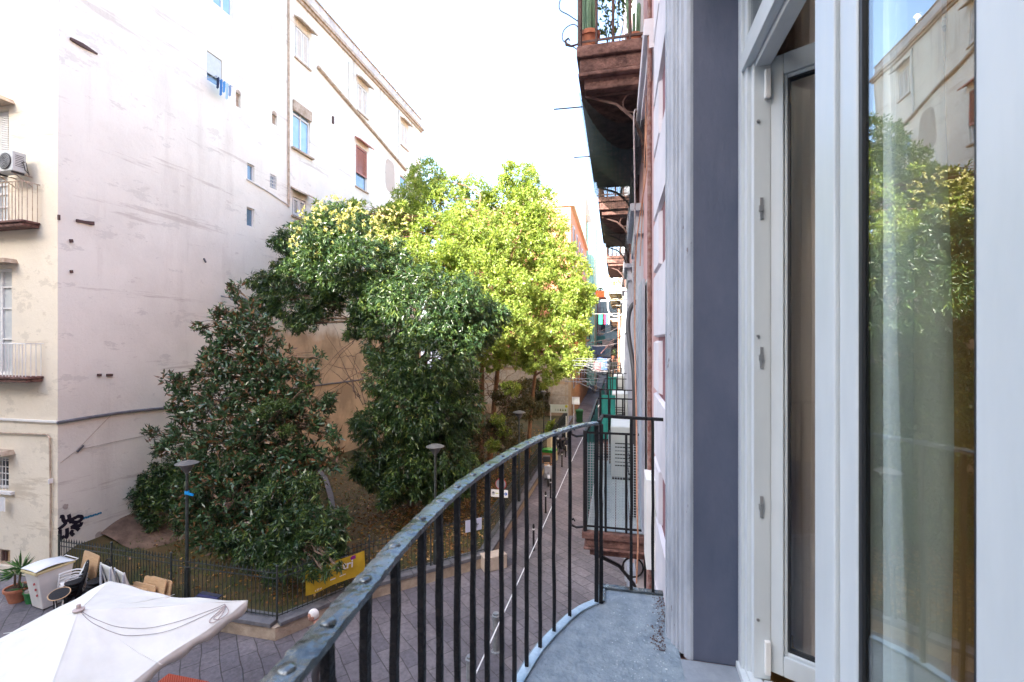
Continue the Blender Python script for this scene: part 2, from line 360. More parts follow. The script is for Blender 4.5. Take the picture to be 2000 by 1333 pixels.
# ================================================================ our own palazzo (right side of the alley)
pal = T('apartment_building', 'pink and pale lilac stuccoed palazzo whose balcony and open door fill the right side', 'building', (.29, 6, 0))
b = MB()
b.box((.29, 2.60, 0), (.66, 21, 21)); b.box((.29, -12, 0), (.66, -1.2, 21)); b.box((.29, -1.2, 8.9), (.66, 2.30, 21)); b.box((.29, -1.2, 0), (.66, 2.6, ZF-.06))
b.box((.60, 2.272, ZF), (.66, 2.60, 21))
b.box((.34, 2.30, 8.9), (.60, 2.60, 21))
b.box((12, -12, 0), (12.3, 21, 21)); b.box((.66, -12.3, 0), (12, -12, 21)); b.box((.66, 21, 0), (12, 21.3, 21)); b.box((.29, -12.3, 21), (12.3, 21.3, 21.4))
b.build('wall', m_pink, pal)
# stuccoed quoin strip beside the door moulding: long and short blocks
z = 7-1.2-.84*3
rows = []
while z < 19:
    rows.append((z, z+.375, 'short')); rows.append((z+.375, z+.84, 'long')); z += .84
b = MB()
for z0, z1, k in rows:
    if z1 < .3: continue
    y0 = 2.60 if k == 'long' else 3.10
    zz0, zz1 = z0+.012, z1-.012
    b.add([(.262, y0+.012, zz0+.012), (.262, 3.52, zz0+.012), (.262, 3.52, zz1-.012), (.262, y0+.012, zz1-.012),
           (.29, y0, zz0), (.29, 3.55, zz0), (.29, 3.55, zz1), (.29, y0, zz1)],
          [(0,1,2,3), (0,4,5,1), (1,5,6,2), (2,6,7,3), (3,7,4,0)])
b.build('quoin_blocks', m_quoin, pal)
b = MB(); b.box((.287, 2.60, .3), (.2895, 3.4, 19)); b.build('recessed_field', m_maroon, pal)
# splayed door moulding (extruded profile)
prof = [(.34,2.60),(.30,2.60),(.30,2.475),(.245,2.472),(.240,2.462),(.240,2.432),(.256,2.430),(.256,2.424),(.243,2.421),(.250,2.405),(.266,2.396),(.280,2.398),(.280,2.390),(.262,2.386),(.258,2.374),(.266,2.362),(.284,2.360),
        (.284,2.353),(.276,2.349),(.280,2.336),(.300,2.334),(.300,2.327),(.288,2.323),(.296,2.306),(.314,2.302),(.314,2.295),(.306,2.290),(.316,2.272),(.332,2.266),(.345,2.268),(.345,2.60)]
ds = MB().prism(prof, ZF, 20.9).build('door_moulding', m_surround, pal, bevel=.0015)
b = MB(); b.box((.345, 2.27, ZF), (.60, 2.30, 8.9)); b.box((.345, -1.2, 8.87), (.60, 2.27, 8.9))
b.build('door_reveal', m_reveal, pal)
# neighbouring doors along the facade (seen at a grazing angle)
def facade_opening(yc, z0, h, w=1.15, shutter=False):
    fr = MB(); x1 = .235
    for ya, yb in ((yc-w/2-.22, yc-w/2), (yc+w/2, yc+w/2+.22)):
        fr.box((x1, ya, z0), (.29, yb, z0+h)); fr.box((x1-.02, ya+.03, z0), (x1, yb-.05, z0+h-.03))
    fr.box((x1-.03, yc-w/2-.26, z0+h), (.29, yc+w/2+.26, z0+h+.24)); fr.box((x1-.09, yc-w/2-.32, z0+h+.24), (.29, yc+w/2+.32, z0+h+.32))
    f = fr.build('door', m_surround, pal)
    MB().box((.282, yc-w/2, z0), (.288, yc+w/2, z0+h)).build('glass', m_darkglass, f)
    k = MB()
    for ya in (yc-w/2+.002, yc-.04, yc+w/2-.08): k.box((.255, ya, z0), (.282, ya+.078, z0+h-.002))
    for zz in (z0+.05, z0+h*.62, z0+h-.1): k.box((.258, yc-w/2+.08, zz), (.281, yc-.04, zz+.07)); k.box((.258, yc+.038, zz), (.281, yc+w/2-.08, zz+.07))
    k.build('sash', m_whiteframe, f)
    return f
for yc in (6.15, 10.2, 14.4, 18.6):
    facade_opening(yc, 5.10, 3.1); facade_opening(yc, 9.9, 2.9); facade_opening(yc, 14.9, 2.6); facade_opening(yc, .1, 3.3)
b = MB()
for zz in (4.35, 9.3, 14.2, 19.0): b.box((.20, 3.6, zz), (.289, 21, zz+.12)); b.box((.235, 3.6, zz-.1), (.289, 21, zz))
b.build('string_course', m_quoin, pal)

sh = MB(); sh.box((.215, 4.22, 5.3), (.242, 4.80, 7.55)).box((.210, 4.26, 5.4), (.2145, 4.75, 6.3)).box((.210, 4.26, 6.4), (.2145, 4.75, 7.45)); sh.build('open_shutter', m_surround, pal, bevel=.004)
MB().box((.258, 4.24, 5.3), (.284, 4.82, 7.55)).build('open_shutter', m_whiteframe, pal, bevel=.004); MB().box((.2422, 4.30, 5.32), (.2578, 4.84, 7.5)).build('shutter_gap_strip', m_gasket, pal)  # dark strip fills the slit between the two open leaves
# ---- our door: fixed frame, mullion, open leaf, closed leaf
df = MB()
X0 = .536
ZT = 8.19                                    # underside of transom bar
def upright(mb, x0, x1, y0, y1, z0, z1): mb.box((x0, y0, z0), (x1, y1, z1))
upright(df, X0, .60, 2.215, 2.268, ZF+.03, 8.87); upright(df, .55, .612, 2.175, 2.2145, ZF+.03, 8.87)
upright(df, .566, .632, 2.135, 2.1745, ZF+.05, ZT-.002)
df.box((X0, -1.2, ZT), (.60, 2.2148, ZT+.075)); df.box((.55, -1.2, ZT+.0755), (.612, 2.1745, ZT+.135)); df.box((.572, -1.2, ZT-.028), (.632, 2.1345, ZT-.0005))
df.box((X0-.01, -1.2, ZF), (.64, 2.2675, ZF+.03)); df.box((X0+.012, -1.2, ZF+.0302), (.60, 2.2145, ZF+.048)); df.box((.605, -1.2, ZF+.0302), (.64, 2.134, ZF+.05))
upright(df, X0, .60, 1.318, 1.436, ZF+.0482, ZT-.029); df.box((.612, 1.318, ZF+.0482), (.64, 1.42, ZT-.029))
df.box((X0, -1.2, 8.78), (.60, 2.2148, 8.87)); upright(df, .55, .612, 1.34, 1.42, ZT+.136, 8.78)
door = df.build('door_frame', m_whiteframe, pal, bevel=.003)
# hinges, keepers, screws on the rebate
for zz in (7.56, 6.30, 6.93): MB().box((.590, 2.128, zz-.045), (.602, 2.1348, zz+.045)).box((.585, 2.122, zz-.012), (.602, 2.1345, zz+.012)).build('keeper', m_steel, door)
for zz in (7.93, 5.82, 7.02): MB().tube([(.583, 2.1350, zz), (.583, 2.130, zz)], .007, 10).build('screw', m_steel, door)
for z0, z1 in ((8.02, 8.14), (ZF+.08, ZF+.22)): MB().box((.606, 2.115, z0), (.628, 2.134, z1)).build('hinge', m_white, door, bevel=.003)
b = MB(); b.box((.556, 1.42, ZT+.136), (.560, 2.174, 8.78)); b.box((.556, -1.2, ZT+.136), (.560, 1.339, 8.78)); b.build('transom_glass', m_glassb, door)
# the open leaf (hinged at the far jamb, swung into the room)
hx, hy = .628, 2.155; ang = R(-29.5)
mlf = Matrix.Translation((hx, hy, 0)) @ Matrix.Rotation(ang, 4, 'Z')
def leafbox(mb, x0, x1, y0, y1, z0, z1):
    q = MB().box((x0, y0, z0), (x1, y1, z1)).xform(mlf); mb.merge(q)
zb, zt = ZF+.085, ZT+.005; LW = .76
lf = MB()
for (x0, x1) in ((0, .060), (LW-.060, LW)): leafbox(lf, x0, x1, -.012, .05, zb, zt)
leafbox(lf, .060, LW-.060, -.012, .05, zb, zb+.085); leafbox(lf, .060, LW-.060, -.012, .05, zt-.085, zt)
for (x0, x1) in ((.060, .072), (LW-.072, LW-.060)): leafbox(lf, x0, x1, .0, .04, zb+.085, zt-.085)
leafbox(lf, .072, LW-.072, .0, .04, zb+.085, zb+.10); leafbox(lf, .072, LW-.072, .0, .04, zt-.10, zt-.085)
leaf = lf.build('open_door_leaf', m_whiteframe, pal, bevel=.004)
lf = MB()
for (x0, x1, z0, z1) in ((.072, .079, zb+.10, zt-.10), (LW-.079, LW-.072, zb+.10, zt-.10), (.079, LW-.079, zb+.10, zb+.108), (.079, LW-.079, zt-.108, zt-.10)):
    leafbox(lf, x0, x1, .006, .034, z0, z1)
lf.build('gasket', m_gasket, leaf)
lf = MB(); leafbox(lf, .079, LW-.079, .014, .018, zb+.108, zt-.108); lf.build('glass_pane', m_glassb, leaf)
# the closed leaf beside the mullion
cl = MB(); za, zc = ZF+.052, ZT-.0295
cl.box((.545, 1.226, za), (.60, 1.312, zc))
cl.box((.545, .62, za), (.60, .862, zc))
cl.box((.545, .8622, za), (.60, 1.2258, za+.0895)); cl.box((.545, .8622, zc-.0895), (.60, 1.2258, zc))
closed = cl.build('closed_door_leaf', m_whiteframe, pal, bevel=.004)
cl = MB(); cl.box((.549, 1.211, za+.09), (.566, 1.2258, zc-.09)); cl.box((.549, .8622, za+.09), (.566, .870, zc-.09)); cl.box((.549, .870, za+.09), (.566, 1.211, za+.102)); cl.box((.549, .870, zc-.102), (.566, 1.211, zc-.09))
cl.build('gasket', m_gasket, closed)
MB().box((.556, .870, za+.102), (.560, 1.211, zc-.102)).build('glass_pane', m_glass, closed)
# the room behind
room = MB()
room.box((.6405, -3.6, ZF-.2), (6, 5.6, ZF-.02)); room.box((.6605, -3.6, 9.5), (6, 5.6, 9.6)); room.box((6, -3.6, ZF-.02), (6.1, 5.6, 9.5)); room.box((.6605, 5.6, ZF-.02), (6, 5.7, 9.5)); room.box((.6605, -3.7, ZF-.02), (6, -3.6, 9.5))
room.build('room_walls', M('room_ochre_paint', (.42,.24,.08), (.48,.29,.11), 2, .9), pal)
def curtain(name, x, y0, y1, z0, z1, mat, label, folds=9, amp=.035, taper=0, slope=0):
    def fn(u, v):
        yy = y0+(y1-y0)*u; k = 1-taper*(1-v)**1.5
        yy = y0+(yy-y0)*k
        return (x+slope*(yy-y0)+amp*math.sin(u*folds*2*math.pi+math.sin(v*3)*.5)*(.6+.4*math.sin(u*7+1)), yy+.012*math.sin(v*9+u*20), z0+(z1-z0)*v)
    o = MB().grid(fn, folds*10, 24).build(name, mat, smooth=True, solid=.002); return tag(o, label, 'curtain')
m_sheer = M('sheer_white_fabric', (.72,.74,.70), (.80,.81,.76), 3, .9, stretch=(1,1,.1))
m_beige = M('beige_pink_fabric', (.62,.50,.42), (.74,.62,.53), 3, .9, stretch=(1,1,.1))
m_ochre = M('heavy_ochre_fabric', (.27,.15,.04), (.38,.22,.065), 3, .8, stretch=(1,1,.1))
curtain('curtain', .76, 1.78, 1.345, ZF+.0, 8.9, m_sheer, 'sheer off-white curtain behind the closed glass door leaf', 6, .045, -.16)
curtain('curtain', .86, 3.3, 2.2, ZF+.0, 8.9, m_beige, 'beige pink curtain hanging inside the open doorway behind the swung leaf', 9, .04)
curtain('curtain', 1.15, 1.95, .9, ZF+.0, 8.9, m_ochre, 'heavy ochre brown curtain deeper in the room behind the closed pane', 8, .05)

# ================================================================ our balcony
bal = T('balcony', 'near balcony with speckled grey concrete floor and curved black wrought iron railing', 'balcony', (-.1, 1.2, ZF))
ctop = [(-.33,-1.10),(-.40,-.7),(-.425,-.2),(-.435,.2),(-.447,.544),(-.466,.765),(-.488,1.039),(-.488,1.405),(-.440,1.80),(-.372,2.14),(-.285,2.38),(-.205,2.54),(-.115,2.645)]
def smooth_path(p, n=6):
    out = []
    for i in range(len(p)-1):
        p0 = p[max(i-1,0)]; p1 = p[i]; p2 = p[i+1]; p3 = p[min(i+2,len(p)-1)]
        for k in range(n):
            t = k/n
            out.append(tuple(.5*((2*p1[j])+(-p0[j]+p2[j])*t+(2*p0[j]-5*p1[j]+4*p2[j]-p3[j])*t*t+(-p0[j]+3*p1[j]-3*p2[j]+p3[j])*t**3) for j in range(len(p1))))
    out.append(tuple(p[-1])); return out
cp = smooth_path(ctop, 8)
def offset(path, d):
    out = []
    for i, p in enumerate(path):
        a = path[max(i-1,0)]; b2 = path[min(i+1,len(path)-1)]
        tx, ty = b2[0]-a[0], b2[1]-a[1]; l = math.hypot(tx, ty); out.append((p[0]-ty/l*d, p[1]+tx/l*d))
    return out
zr = 7-.458
def ribbon(path, w, z0, z1, wob=0):
    L_ = offset(path, w/2); R_ = offset(path, -w/2); m = MB(); n = len(path); vs = []
    rr = random.Random(3)
    for i in range(n):
        d = rr.uniform(-wob, wob); e = rr.uniform(-wob, wob)
        vs += [(L_[i][0], L_[i][1], z0), (R_[i][0], R_[i][1], z0), (R_[i][0]+e, R_[i][1], z1+d), ((L_[i][0]+R_[i][0])/2, (L_[i][1]+R_[i][1])/2, z1+.0035+e), (L_[i][0]+d, L_[i][1], z1+e)]
    fs = []
    for i in range(n-1):
        for k in range(5):
            l = (k+1) % 5; fs.append((i*5+k, i*5+l, (i+1)*5+l, (i+1)*5+k))
    fs += [(4,3,2,1,0), tuple((n-1)*5+k for k in range(5))]
    return m.add(vs, fs)
dense = smooth_path(ctop, 22)
tr = ribbon(dense, .046, zr-.014, zr, .0016)
railo = tr.build('top_rail', m_rail, bal, smooth=True)
# baluster positions along the curve chosen by their column in the photograph
us = [560, 641, 714, 771, 823, 859, 893, 924, 952, 980, 1005, 1029, 1055, 1082, 1113]
def u_of(x, y):
    d = (x, y); fx = -SY*x+CY*y; rx = CY*x+SY*y; return 1000+FPX*rx/fx
bp = []
for uu in us:
    best = None
    for i in range(len(dense)-1):
        if dense[i][1] < .15: continue
        a, c = u_of(*dense[i]), u_of(*dense[i+1])
        if (a-uu)*(c-uu) <= 0:
            t = (uu-a)/(c-a); best = (dense[i][0]+(dense[i+1][0]-dense[i][0])*t, dense[i][1]+(dense[i+1][1]-dense[i][1])*t); break
    if best: bp.append(best)
for yy in (.38, .26, .12, 0, -.14, -.28, -.42, -.56, -.7, -.84, -.98):
    i = min(range(len(dense)), key=lambda k: abs(dense[k][1]-yy)); bp.append(dense[i])
for (x, y) in bp: MB().sphere((x, y, zr+.002), (.013, .013, .0055), 14, 8).build('rivet', m_rail, railo, smooth=True)
def baluster(x, y, z0, z1, r, name='baluster', n=4):
    rr = random.Random(int(x*1e4+y*1e3)); pts = []; rad = []
    for k in range(9):
        t = k/8; pts.append((x+rr.uniform(-.0022,.0022), y+rr.uniform(-.0022,.0022), z0+(z1-z0)*t)); rad.append(r*rr.uniform(.93,1.07))
    return MB().tube(pts, rad, n).build(name, m_black, bal, bevel=.002)
for (x, y) in bp: baluster(x, y, ZF+.004, zr-.014, .0125)
baluster(-.112, 2.640, ZF-.01, zr-.012, .017, 'corner_post')
baluster(-.088, 2.655, ZF-.01, zr-.012, .015, 'corner_post')
zE = ZF+.022
er = MB().tube([(-.10, 2.655, zr-.002), (-.085, 2.82, zr+.008), (.10, 2.81, zr+.004), (.285, 2.80, zr+.002)], [.016,.014,.013,.013], 4).build('end_rail', m_black, bal, bevel=.002)
baluster(.083, 2.81, ZF, zr, .0125); baluster(.205, 2.805, ZF, zr, .0115)
MB().box((-.10, 2.795, ZF+.003), (.285, 2.835, ZF+.016)).build('end_base_bar', m_rail, bal, bevel=.002)
ribbon([p for p in dense], .042, ZF+.0045, ZF+.012, .001).build('base_bar', M('blue_grey_painted_bar', (.30,.42,.52), (.42,.54,.64), 12, .3, bump=.5, bscale=30), bal, smooth=True)
MB().box((-.098, 2.655, ZF+.0045), (-.068, 2.82, ZF+.012)).build('base_bar', m_rail, bal)
outer = offset(dense, .035)
poly = [(.289, -1.5)] + [(-.2, -1.5)] + [p for p in outer] + [(-.115, 2.70), (-.115, 2.85), (.289, 2.85)]
MB().prism(poly, ZF-.10, ZF).build('floor_slab', m_slabconc, bal)
inner = [p for p in outer]
poly2 = [(.285, -1.45), (-.16, -1.45)] + offset(dense, -.01) + [(-.09, 2.80), (.285, 2.80)]
MB().prism(poly2, ZF-.24, ZF-.1005).build('slab_moulding', m_ruststone, bal)
b = MB().box((.2895, -1.18, ZF-.05), (.5255, 2.262, ZF+.003)); b.build('door_sill', M('pale_sill_stone', (.20,.23,.265), (.27,.30,.34), 5, .7, bump=.3, bscale=30), bal)
for y in (-.9, .6, 2.2):
    MB().tube([(.27, y, ZF-1.0), (.15, y, ZF-.9), (-.05, y, ZF-.55), (-.30, y, ZF-.27)], .02, 6).build('bracket', m_rust, bal)
# debris
vv = []; ff = []
for k in range(260):
    y = random.uniform(2.30, 2.78); x = .268-abs(random.gauss(0, .035)); s = random.uniform(.003, .008); a = random.uniform(0, 3.1)
    if y < 2.5: x -= .04
    n0 = len(vv); z0 = ZF+.002+random.uniform(0, .004)
    vv += [(x+s*math.cos(a), y+s*math.sin(a), z0), (x-s*math.sin(a)*.5, y+s*math.cos(a)*.5, z0+.003), (x-s*math.cos(a), y-s*math.sin(a), z0), (x+s*math.sin(a)*.5, y-s*math.cos(a)*.5, z0+.001)]; ff.append((n0, n0+1, n0+2, n0+3))
o = MB().add(vv, ff).build('debris', M('brown_crumbs', (.05,.022,.018), (.12,.06,.045), 50, .9)); tag(o, 'brown crumbs and dead leaf bits gathered along the balcony wall foot', 'debris'); o['kind'] = 'stuff'
vv = []; ff = []
for k in range(380):
    x = random.gauss(.10, .10); y = random.uniform(1.7, 2.75); s = abs(random.gauss(0, .0016))+.0006
    if x > .25 or x < -.25+max(0, y-2.3)*.5 or (y > 2.5 and x < -.05): continue
    n0 = len(vv); vv += [(x+s*math.cos(a)*random.uniform(.6, 1.3), y+s*math.sin(a), ZF+.0012) for a in (0, 1.05, 2.1, 3.14, 4.2, 5.25)]; ff.append(tuple(range(n0, n0+6)))
MB().add(vv, ff).build('paint_drops', M('white_paint_drops', (.45,.50,.54), rough=.7), bal)

# ================================================================ the other balconies on our facade
def side_balcony(label, y0, y1, xo, zf, rh, m_bar, m_slab, thick=.24, nfront=14, nend=4, br=.012, scroll=True, style='iron', netting=None, under=False, xw=.289, brackets=3, grp='balconies along the alley on the right facade'):
    t = T('balcony', label, 'balcony', (xw, (y0+y1)/2, zf), grp)
    s = MB(); s.box((xo, y0, zf-thick*.28), (xw, y1, zf)); s.box((xo+.03, y0+.03, zf-thick*.62), (xw, y1-.03, zf-thick*.28)); s.box((xo+.015, y0+.015, zf-thick*.72), (xw, y1-.015, zf-thick*.621)); s.box((xo+.075, y0+.075, zf-thick), (xw, y1-.075, zf-thick*.72))
    s.build('floor_slab', m_slab, t, bevel=.012)
    xi = xo+.035; ya = y0+.03; yb = y1-.03
    MB().tube([(xw, ya, zf+rh), (xi, ya, zf+rh), (xi, yb, zf+rh), (xw, yb, zf+rh)], br*1.25, 4).build('top_rail', m_bar, t)
    MB().tube([(xw, ya, zf+.05), (xi, ya, zf+.05), (xi, yb, zf+.05), (xw, yb, zf+.05)], br*1.1, 4).build('bottom_rail', m_bar, t)
    bb = MB().tube([(xi, ya, zf+.01), (xi, ya, zf+rh)], br, 6).build('baluster', m_bar, t)
    pos = [(xi+(xw-xi)*(k+1)/(nend+1), ya) for k in range(nend)] + [(xi, ya+(yb-ya)*(k+1)/nfront) for k in range(nfront)] + [(xi+(xw-xi)*(k+1)/(nend+1), yb) for k in range(nend)]
    for (x, y) in pos:
        c = bb.copy(); COL.objects.link(c); c.location = (x-xi, y-ya, 0)
    MB().tube([(xi-.003, ya-.003, zf-.02), (xi-.003, ya-.003, zf+rh+.02)], br*1.7, 6).build('corner_post', m_bar, t)
    if scroll:
        k = MB()
        for zz in (zf+.04, zf+rh*.97):
            pts = [(xi, ya, zz), (xi-.09, ya, zz-.015), (xi-.14, ya, zz+.005), (xi-.15, ya, zz+.05), (xi-.12, ya, zz+.07), (xi-.105, ya, zz+.045)]
            k.tube(pts, [.009,.012,.013,.012,.010,.006], 6)
        k.build('scroll', m_bar, t)
    for j in range(brackets):
        y = y0+.18+(y1-y0-.36)*j/max(1, brackets-1); k = MB(); zz = zf-thick
        D = xw-xo-.1
        k.tube([(xw-.02, y, zz-.75), (xw-.04, y, zz-.5), (xw-.12, y, zz-.3), (xw-D*.5, y, zz-.13), (xw-D, y, zz-.02)], .02, 4)
        k.tube([(xw-.01, y, zz-.8), (xw-.01, y, zz-.01)], .017, 4); k.tube([(xw, y, zz-.02), (xo+.08, y, zz-.02)], .018, 4)
        rg = [(xw-.13+.10*math.cos(a), y, zz-.13+.10*math.sin(a)) for a in [i*math.pi/8 for i in range(16)]]
        k.tube(rg, .010, 5, closed=True)
        k.build('bracket', m_rust if style == 'rust' else m_black, t)
    if netting == 'teal':
        def fn(u, v): return (xi+.012+.006*math.sin(u*40+v*3), ya+.03+(yb-ya-.03)*u, zf+.04+(rh-.1)*v+.02*math.sin(u*18)*v)
        MB().grid(fn, 60, 6).build('privacy_cloth', m_greennet, t)
        far_ = y0 > 8
        def fn(u, v): return (xi+.02+(xw-xi-.02)*u*(.45 if far_ else 1), ya+.012+.004*math.sin(u*20), zf+.04+(rh-.14)*v)
        MB().grid(fn, 10, 4).build('end_cloth' if far_ else 'wire_mesh', m_greennet if far_ else m_whitenet, t)
    if under:
        def fn(u, v):
            sag = math.sin(math.pi*v)*.16+.10*math.sin(u*9)*math.sin(math.pi*v)*.5
            return (xo+.02+(xw-xo-.04)*v, y0+(y1-y0)*u, zf-thick-.04-sag-.35*v)
        MB().grid(fn, 40, 10).build('debris_net', m_net, t)
    return t
m_tiles = M('tiled_slab', (.36,.40,.43), (.46,.50,.52), 3, .5)
low = side_balcony('lower neighbouring balcony just beyond our end rail, teal cloth inside its black bars', 4.66, 7.55, -.345, 5.09, .99, m_black, m_ruststone, .26, 9, 2, netting='teal')
fl = MB()
for i in range(4):
    for j in range(18): fl.box((-.30+.145*i, 4.72+.155*j, 5.0905), (-.30+.145*i+.138, 4.72+.155*j+.148, 5.0945+.0007*((i*7+j*5) % 3)))
fl.build('floor_tiles', M('pale_floor_tile', (.42,.50,.53), (.56,.62,.64), 2.2, .35), low)
side_balcony('second balcony along the lower row, teal cloth behind black bars', 8.85, 11.5, -.34, 5.09, .99, m_black, m_ruststone, .24, 9, 3, netting='teal')
side_balcony('third balcony along the lower row, farther down the alley', 13.2, 15.8, -.30, 5.09, 1.0, m_black, m_ruststone, .24, 9, 3, netting='teal', brackets=2)
side_balcony('fourth and farthest balcony of the lower row on the pink palazzo', 17.3, 19.8, -.30, 5.09, 1.0, m_black, m_ruststone, .24, 9, 3, brackets=2)
up1 = side_balcony('rusty upper balcony with cactus pots and dark net sagging below it', 4.70, 7.95, -.40, 9.99, 1.0, m_rust, m_ruststone, .42, 11, 3, br=.014, style='rust', under=True)
up2 = side_balcony('second upper balcony beyond the cactus one, rusty with bracket scrolls', 9.6, 13.0, -.38, 9.95, 1.0, m_rust, m_ruststone, .36, 12, 3, br=.013, style='rust', under=True)
side_balcony('third upper balcony, small and dark above the alley', 16.0, 19.0, -.36, 9.9, 1.0, m_rust, m_ruststone, .34, 10, 3, style='rust', brackets=2)
# net hanging in a long bag beneath the nearer two upper balconies
def fn(u, v):
    return (-.36+.62*v, 4.8+3.2*u, 9.50-.40*math.sin(math.pi*v)**.8*(.6+.4*math.sin(u*5+1))-.5*v**2)
MB().grid(fn, 40, 12).build('hanging_net', net('blue_green_mesh', (.010,.03,.04), 120, .32, (0,1)), up1)
# ---- things on the neighbour balconies
def ac_unit(label, lx, ly, lz, rz=0, sx=.32, sy=.80, sz=.62):
    t = T('air_conditioner', label, 'air conditioner', (0,0,0))
    MB().box((-sx/2, -sy/2, .05), (sx/2, sy/2, sz)).build('casing', m_acwhite, t, bevel=.015)
    MB().lathe([(.23, 0), (.235, .02), (.20, .025)], (0,0,0), 24).xform(Matrix.Translation((-sx/2-.001, -.12, sz/2+.02)) @ Matrix.Rotation(R(-90), 4, 'Y')).build('fan_grille', m_darkgrey, t, smooth=True)
    k = MB()
    for i in range(5): k.tube([(-sx/2-.03, -.12+.04*(i+1)*math.cos(a), sz/2+.02+.04*(i+1)*math.sin(a)) for a in [j*math.pi/10 for j in range(20)]], .004, 4, closed=True)
    k.build('grille_wire', m_acwhite, t)
    k = MB()
    for i in range(7): k.box((-.1, -sy/2-.004, .2+.05*i), (.1, -sy/2+.002, .215+.05*i))
    k.build('vent_slat', m_darkgrey, t)
    k = MB(); k.box((-sx/2+.02, -sy/2+.05, 0), (sx/2-.02, -sy/2+.1, .05)); k.box((-sx/2+.02, sy/2-.1, 0), (sx/2-.02, sy/2-.05, .05)); k.build('foot', m_darkgrey, t)
    k = MB(); k.tube([(.05, -sy/2, .35), (.05, -sy/2-.07, .30), (.08, -sy/2-.08, .12), (.2, -sy/2-.04, .05)], .012, 6); k.tube([(.08, -sy/2, .38), (.09, -sy/2-.1, .34), (.12, -sy/2-.1, .16), (.22, -sy/2, .02)], .010, 6); k.build('pipe', m_darkgrey, t)
    return place(t, (lx, ly, lz), rz)
ac_unit('white outdoor air conditioning unit standing on the tiled floor of the neighbouring balcony', .075, 6.85, 5.095, sz=.74, sx=.32)
ac_unit('white air conditioning unit on the second lower balcony', .06, 10.3, 5.10, sz=.80)
ac_unit('white air conditioning unit on the third lower balcony', .06, 14.6, 5.10, sz=.85)
def pot(label, x, y, z, r=.10, h=.17, plant='cactus', s=1., cat='potted plant'):
    t = T('potted_plant', label, cat, (x, y, z))
    MB().lathe([(r*.68, 0), (r*.92, h*.78), (r*.93, h*.79), (r*1.06, h*.79), (r*1.08, h), (r*.93, h), (r*.90, h*.86), (.001, h*.86)], (x, y, z), 24).build('pot', m_terra, t, smooth=True)
    if plant == 'cactus':
        def column(cx, cy, rr, hh, lean):
            prof = []; n = 22
            vs = []; fs = []; M_ = 14
            for i in range(M_+1):
                tt = i/M_; rad = rr*(1-.12*math.sin(tt*9)**2*.3)*(math.sqrt(max(0, 1-max(0, (tt-.86)/.14)**2)) if tt > .86 else 1)
                for k in range(n):
                    a = 2*math.pi*k/n; q = rad*(1+.10*(1 if k % 2 else -1)); vs.append((cx+lean*tt+q*math.cos(a), cy+q*math.sin(a), z+h*.8+hh*tt))
            for i in range(M_):
                for k in range(n): fs.append((i*n+k, i*n+(k+1) % n, (i+1)*n+(k+1) % n, (i+1)*n+k))
            return MB().add(vs, fs)
        m = M('cactus_skin', (.07,.16,.09), (.14,.25,.15), 8, .6, bump=.2)
        for (dx, dy, rr, hh, ln) in ((-.035, 0, .032, .62*s, -.03), (.0, -.045, .022, .32*s, .0), (.04, .01, .030, .50*s, .01)):
            column(x+dx, y+dy, rr*(r/.1), hh, ln).build('stem', m, t, smooth=True)
    return t
pot('terracotta pot of tall ribbed cacti at the near corner of the upper rusty balcony', -.28, 4.86, 9.99, .105, .20, s=1.25)
pot('small terracotta pot with thin cactus by the wall on the upper rusty balcony', .17, 4.90, 9.99, .07, .15, s=.75)
def cable(name, pts, r, mat, label, cat='cable', n=6, group=None):
    return tag(MB().tube(smooth_path([tuple(p) for p in pts], 6), r, n).build(name, mat, smooth=True), label, cat, group)
# drain pipe, cords and hose on our facade
cable('drain_pipe', [(.24, 3.62, .1), (.24, 3.62, 6), (.24, 3.62, 9.2), (.24, 3.62, 14), (.24, 3.62, 20.5)], .017, M('mottled_rust_pipe', (.16,.05,.035), (.30,.20,.18), 30, .8), 'thin rusty drain pipe running down the pink wall beside the pale quoins', 'pipe', 10)
cable('cord', [at_y(1274, -10, 4.2), at_y(1268, 110, 4.2), at_y(1270, 170, 4.2), at_y(1262, 260, 4.2), at_y(1263, 330, 4.2), at_y(1243, 480, 4.4), at_y(1240, 640, 4.5), at_y(1243, 830, 4.0), at_y(1244, 980, 3.6), at_y(1246, 1060, 3.6), at_y(1243, 1140, 3.6)], .006, m_cord, 'twisted tan cord hanging full height in front of the pink wall')
cable('cord', [at_y(1268, -10, 4.3), at_y(1266, 90, 4.3), at_y(1262, 190, 4.3), at_y(1258, 330, 4.3), at_y(1250, 520, 4.3)], .004, m_cord, 'thin tan cord hanging beside the rusty balcony corner')
cable('cord', [at_y(1243, 215, 4.6), at_y(1238, 235, 4.6), at_y(1240, 400, 4.6), at_y(1238, 620, 4.7), at_y(1246, 900, 4.5), at_y(1245, 1010, 4.3)], .007, M('grey_rope', (.25,.22,.24), (.42,.38,.38), 60, .9), 'mottled grey rope hanging from the upper balcony down to the lower one')
cable('hose', [(.289, 5.6, 7.47), (.22, 5.6, 7.46), (.155, 5.6, 7.38), (.125, 5.5, 7.22), (.135, 5.4, 7.02), (.165, 5.3, 6.8), (.185, 5.2, 6.55), (.185, 5.1, 5.9), (.185, 5.1, 5.12)], .026, m_darkgrey, 'thick black hose curving out of the wall and down to the balcony', 'hose', 12)
cable('wire', [(-1.12, -.6, 4.43), (-1.1, 2, 4.42), (-1.02, 6, 4.39), (-.92, 11.5, 4.41), (-.60, 17.2, 4.72), (-.32, 17.4, 5.06)], .006, m_whitecord, 'thin white wire strung along the alley below the balconies')
tag(MB().box((.20, 3.35, 5.4), (.262, 3.62, 6.03)).build('plastic_panel', m_white, bevel=.004), 'slim white plastic panel fixed to the wall just past our end rail', 'guard')  # plain plastic panel on the wall
